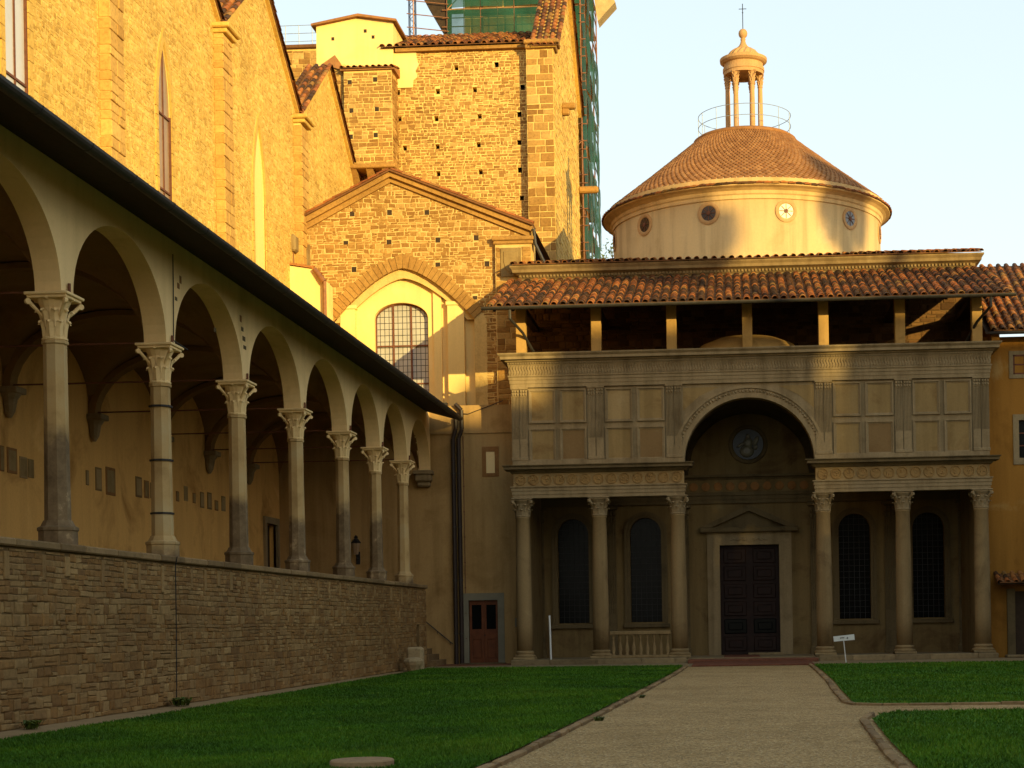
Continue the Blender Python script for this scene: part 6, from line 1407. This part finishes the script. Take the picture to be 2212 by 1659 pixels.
lt = MB().add([(rx0 + 0.25, 63.6, 2.75), (16, 63.6, 2.75), (16, RY, 3.12), (rx0 + 0.25, RY, 3.12), (rx0 + 0.25, 63.6, 2.8), (16, 63.6, 2.8), (16, RY, 3.17), (rx0 + 0.25, RY, 3.17)], [(0, 1, 2, 3), (4, 5, 6, 7), (0, 1, 5, 4), (1, 2, 6, 5), (2, 3, 7, 6), (3, 0, 4, 7)]).build('door_canopy', 'wood_and_hole_dark', ob)
tiled_slope(lt, (rx0 + 0.3, 63.55, 2.82), (16, 63.55, 2.82), Vector((0, 0.95, 0.37)), sp=0.3, expo=0.36, r=0.1, limit=80, seed=72)
MB().box(rx0 + 1.0, rx0 + 3.5, RY - 0.03, RY - 0.005, 0.05, 2.5).build('doorway_dark_slab', 'wood_and_hole_dark', ob)  # flat dark slab put on the wall for the shaded opening
mb = MB(); mb.box(rx0 + 0.7, rx0 + 1.0, RY - 0.12, RY, -0.02, 2.6); mb.build('door_jamb', 'serena_dark', ob)
MB().cbox(rx0 + 0.6, rx0 + 3.6, RY - 0.5, RY, -0.02, 0.08, 0.02).build('door_step', 'greypave', ob)

# ================================================================== TREE beyond the scaffolding
te = thing('tree', 'bushy green tree glimpsed between the scaffolding and the dome', 'tree', (-9.3, 121, 0))
tc = W(1312, 548, Y=121)
mb = MB(); mb.tube((tc.x, 121, 0), (tc.x, 121, tc.z - 2), 0.4, 0.25, n=8)
for a in range(6): mb.tube((tc.x, 121, tc.z - 4), (tc.x + math.cos(a) * 1.8, 121 + math.sin(a) * 1.8, tc.z - 0.5), 0.12, 0.04, n=5)
mb.build('trunk', 'bark', te)
rnd = random.Random(8); mb = MB()
for k in range(26):
    c = Vector((tc.x, 121, tc.z - 1.5)) + Vector((rnd.gauss(0, 1.1), rnd.gauss(0, 1.1), rnd.gauss(0, 1.2)))
    for i in range(70):
        p = c + Vector((rnd.gauss(0, 0.4), rnd.gauss(0, 0.4), rnd.gauss(0, 0.35))); a = Vector((rnd.uniform(-1, 1), rnd.uniform(-1, 1), rnd.uniform(-1, 1))).normalized(); b = a.orthogonal().normalized(); s = 0.13
        mb.add([p - a * s, p + b * s * 0.5, p + a * s, p - b * s * 0.5], [(0, 1, 2, 3)], rnd.random())
mb.build('crown', 'leaf', te)

# ================================================================== SMALL THINGS
# direction sign
sb = W(1828, 1438, Y=57.9); sg = thing('sign', 'small white direction sign with arrow on a leaning white post', 'sign', (sb.x, 57.9, 0.0))
tp = W(1822, 1384, Y=57.9)
MB().tube((sb.x, 57.9, -0.02), (tp.x, 57.9, tp.z + 0.08), 0.018, n=8).build('post', 'white', sg)
q = [W(x, y, Y=57.86) for x, y in ((1801.5, 1386), (1846.5, 1382), (1845, 1370), (1800, 1375))]
mb = MB(); mb.add([tuple(p) for p in q] + [(p.x, p.y + 0.03, p.z) for p in q], [(0, 1, 2, 3), (4, 5, 6, 7), (0, 1, 5, 4), (1, 2, 6, 5), (2, 3, 7, 6), (3, 0, 4, 7)]); bd = mb.build('board', 'white', sg)
def sgp(a, b): return q[0] + (q[1] - q[0]) * a + (q[3] - q[0]) * b + Vector((0, -0.006, 0))
mb = MB()
for a0, a1, b0, b1 in ((0.585, 0.69, 0.42, 0.52),): mb.add([sgp(a0, b0), sgp(a1, b0), sgp(a1, b1), sgp(a0, b1)], [(0, 1, 2, 3)])
mb.add([sgp(0.64, 0.2), sgp(0.71, 0.47), sgp(0.64, 0.74), sgp(0.655, 0.47)], [(0, 1, 2, 3)]); mb.build('arrow', 'black', bd)
mb = MB(); a = 0.31; rl_ = random.Random(6)                   # a short word, too small and blurred to read
while a < 0.515:
    w_ = rl_.uniform(0.012, 0.024); h_ = rl_.uniform(0.17, 0.3); mb.add([sgp(a, 0.46), sgp(a + w_, 0.46), sgp(a + w_, 0.46 + h_), sgp(a, 0.46 + h_)], [(0, 1, 2, 3)]); a += w_ + 0.009
o = mb.build('lettering', 'black', bd); o['kind'] = 'stuff'
# white post in the portico
wp = W(1190, 1425, Y=62.9); o = MB().tube((wp.x, 62.95, 0.17), (wp.x - 0.03, 62.95, 1.86), 0.035, n=10).build('bollard_post', 'white'); tag(o, 'slim white post standing on the plinth left of the second column', 'post')
# round stone slab in the lawn
mb = MB(); c = W(782, 1641, Z=0.1); mb.lathe([(0.345, 0.0), (0.35, 0.02), (0.35, 0.075), (0.335, 0.09), (0.25, 0.095), (0.02, 0.097)], (c.x, c.y, 0.015), 48); o = mb.build('stone_slab', 'slab'); tag(o, 'round flat stone slab lying in the lawn beside the path', 'slab')
# stone capital fragment at the foot of the wall
bc = W(893, 1449, Z=0); fr = thing('stone_fragment', 'broken pale stone fragment at the end of the parapet wall', 'stone', (bc.x, bc.y, 0))
mb = MB(); mb.lathe([(0.16, -0.03), (0.2, 0.05), (0.32, 0.22), (0.36, 0.33), (0.3, 0.42), (0.14, 0.47)], (bc.x, bc.y, 0), 9, rot=0.3); mb.build('block', 'rock', fr)
mb = MB(); mb.cbox(bc.x - 0.3, bc.x + 0.28, bc.y + 0.25, bc.y + 0.65, -0.03, 0.82, 0.08); mb.build('back_block', 'rock', fr)
# wall lantern in the loggia
lp = W(769, 1180, Y=YEND - 0.35); la = thing('wall_lantern', 'black iron wall lantern under the loggia vault', 'lamp', (lp.x, YEND, lp.z))
mb = MB(); mb.path([(lp.x, YEND + 0.01, lp.z - 0.45), (lp.x, YEND - 0.2, lp.z - 0.5), (lp.x, YEND - 0.35, lp.z - 0.32)], 0.025, 6); mb.cbox(lp.x - 0.08, lp.x + 0.08, YEND - 0.03, YEND + 0.01, lp.z - 0.7, lp.z - 0.2, 0.01); mb.build('bracket', 'iron', la)
mb = MB(); mb.lathe([(0.09, lp.z - 0.32), (0.17, lp.z + 0.12), (0.0, lp.z + 0.12)], (lp.x, YEND - 0.35, 0), 6); mb.build('glass', 'glass_grey', la)
mb = MB(); mb.lathe([(0.21, lp.z + 0.12), (0.16, lp.z + 0.2), (0.1, lp.z + 0.28), (0.06, lp.z + 0.3), (0.08, lp.z + 0.36), (0.01, lp.z + 0.44)], (lp.x, YEND - 0.35, 0), 6); mb.build('hood', 'iron', la)

# ================================================================== unseen ranges and pines, added and shaped to cast the evening shade
def skyline_wing(name, label, prof, s0, depth, mat):
    """unseen range square to the low sun, its roofline shaped for the shade; prof = [(u, v)]: u across the sun's direction, v roof height carried along the ray to the camera"""
    sa, ca, te_ = math.sin(SUN_AZ), math.cos(SUN_AZ), math.tan(SUN_EL); at_ = lambda u, s_: (u * ca - s_ * sa, u * sa + s_ * ca)
    x0, y0 = at_((prof[0][0] + prof[-1][0]) / 2, s0); wg = thing(name, label, 'building', (x0, y0, 0))
    for (ua, va), (ub, vb) in zip(prof, prof[1:]):
        if ub - ua < 0.1: continue
        za, zb_ = va - s0 * te_, vb - s0 * te_; vs = []
        for s_, dz in ((s0, 0), (s0 - depth, -1.5)):
            for u, z in ((ua, za), (ub, zb_)): x, y = at_(u, s_); vs += [(x, y, -0.03), (x, y, z + dz)]
        MB().add(vs, [(0, 2, 3, 1), (4, 6, 7, 5), (1, 3, 7, 5), (0, 1, 5, 4), (2, 3, 7, 6)]).build('shade_block', mat, wg)
    return wg
PROF = [(-40, 10), (-6, 10), (-5.9, 13), (5, 15.5), (10, 17), (20, 17.8), (29.5, 17.9), (32.3, 17.7), (32.5, 20.4), (36, 20.0), (40.7, 19.8), (40.75, 17.3), (41.25, 17.3), (41.3, 20.0), (45, 19.4), (46.5, 18.6), (60, 17.5), (95, 15)]  # roofline and gap shaped to place the shadow edge
skyline_wing('west_shade_range', 'tall unseen plastered range behind the viewer, roofline shaped to cast the shade', PROF, -66, 8, 'doorwall')
sr = thing('south_range', 'plain plastered range along the side of the lawn, unseen, sized for its shade', 'building', (19, 24, 0))
MB().box(15.5, 23, -14, 62, -0.03, 7.5).build('wall', 'ochre', sr)  # unseen, kept near and low to dim the court's right side

def pine(u, v, ru, rv, s0, label, seed, nleaf):
    """umbrella pine added out of view so that its crown shades the drum and dome"""
    sa, ca, te_ = math.sin(SUN_AZ), math.cos(SUN_AZ), math.tan(SUN_EL)
    c = Vector((u * ca - s0 * sa, u * sa + s0 * ca, v - s0 * te_)); rd = random.Random(seed)
    t = thing('added_shade_pine', label, 'tree', (c.x, c.y, 0)); mb = MB()
    mb.tube((c.x, c.y, -0.05), (c.x + 0.3, c.y, c.z - rv * 0.7), 0.55, 0.32, n=10)
    for k in range(9):
        a = k * 0.7; mb.tube((c.x + 0.3, c.y, c.z - rv * 1.1), (c.x + math.cos(a) * ru * 0.7, c.y + math.sin(a) * ru * 0.7, c.z + rd.uniform(-0.2, 0.4) * rv), 0.16, 0.05, n=6)
    mb.build('trunk', 'bark', t); mb = MB()
    cl = [Vector((rd.gauss(0, 0.42), rd.gauss(0, 0.42), rd.gauss(0, 0.36))) for _ in range(70)]
    for i in range(nleaf):
        q = rd.choice(cl) + Vector((rd.gauss(0, 0.12), rd.gauss(0, 0.12), rd.gauss(0, 0.12)))
        if q.length > 1: continue
        p = c + Vector((q.x * ru, q.y * ru, q.z * rv)); a = Vector((rd.uniform(-1, 1), rd.uniform(-1, 1), rd.uniform(-1, 1))).normalized(); b = a.orthogonal().normalized(); s_ = 0.28
        mb.add([p - a * s_, p + b * s_ * 0.6, p + a * s_, p - b * s_ * 0.6], [(0, 1, 2, 3)], rd.random())
    mb.build('crown', 'leaf', t)
pine(38.4, 25.4, 3.0, 3.0, -48, 'added unseen umbrella pine with a broad dense crown that shades the drum', 1, 9000)
pine(46.0, 26.4, 1.5, 2.8, -52, 'added unseen narrow umbrella pine that shades the drum and dome', 2, 4000)
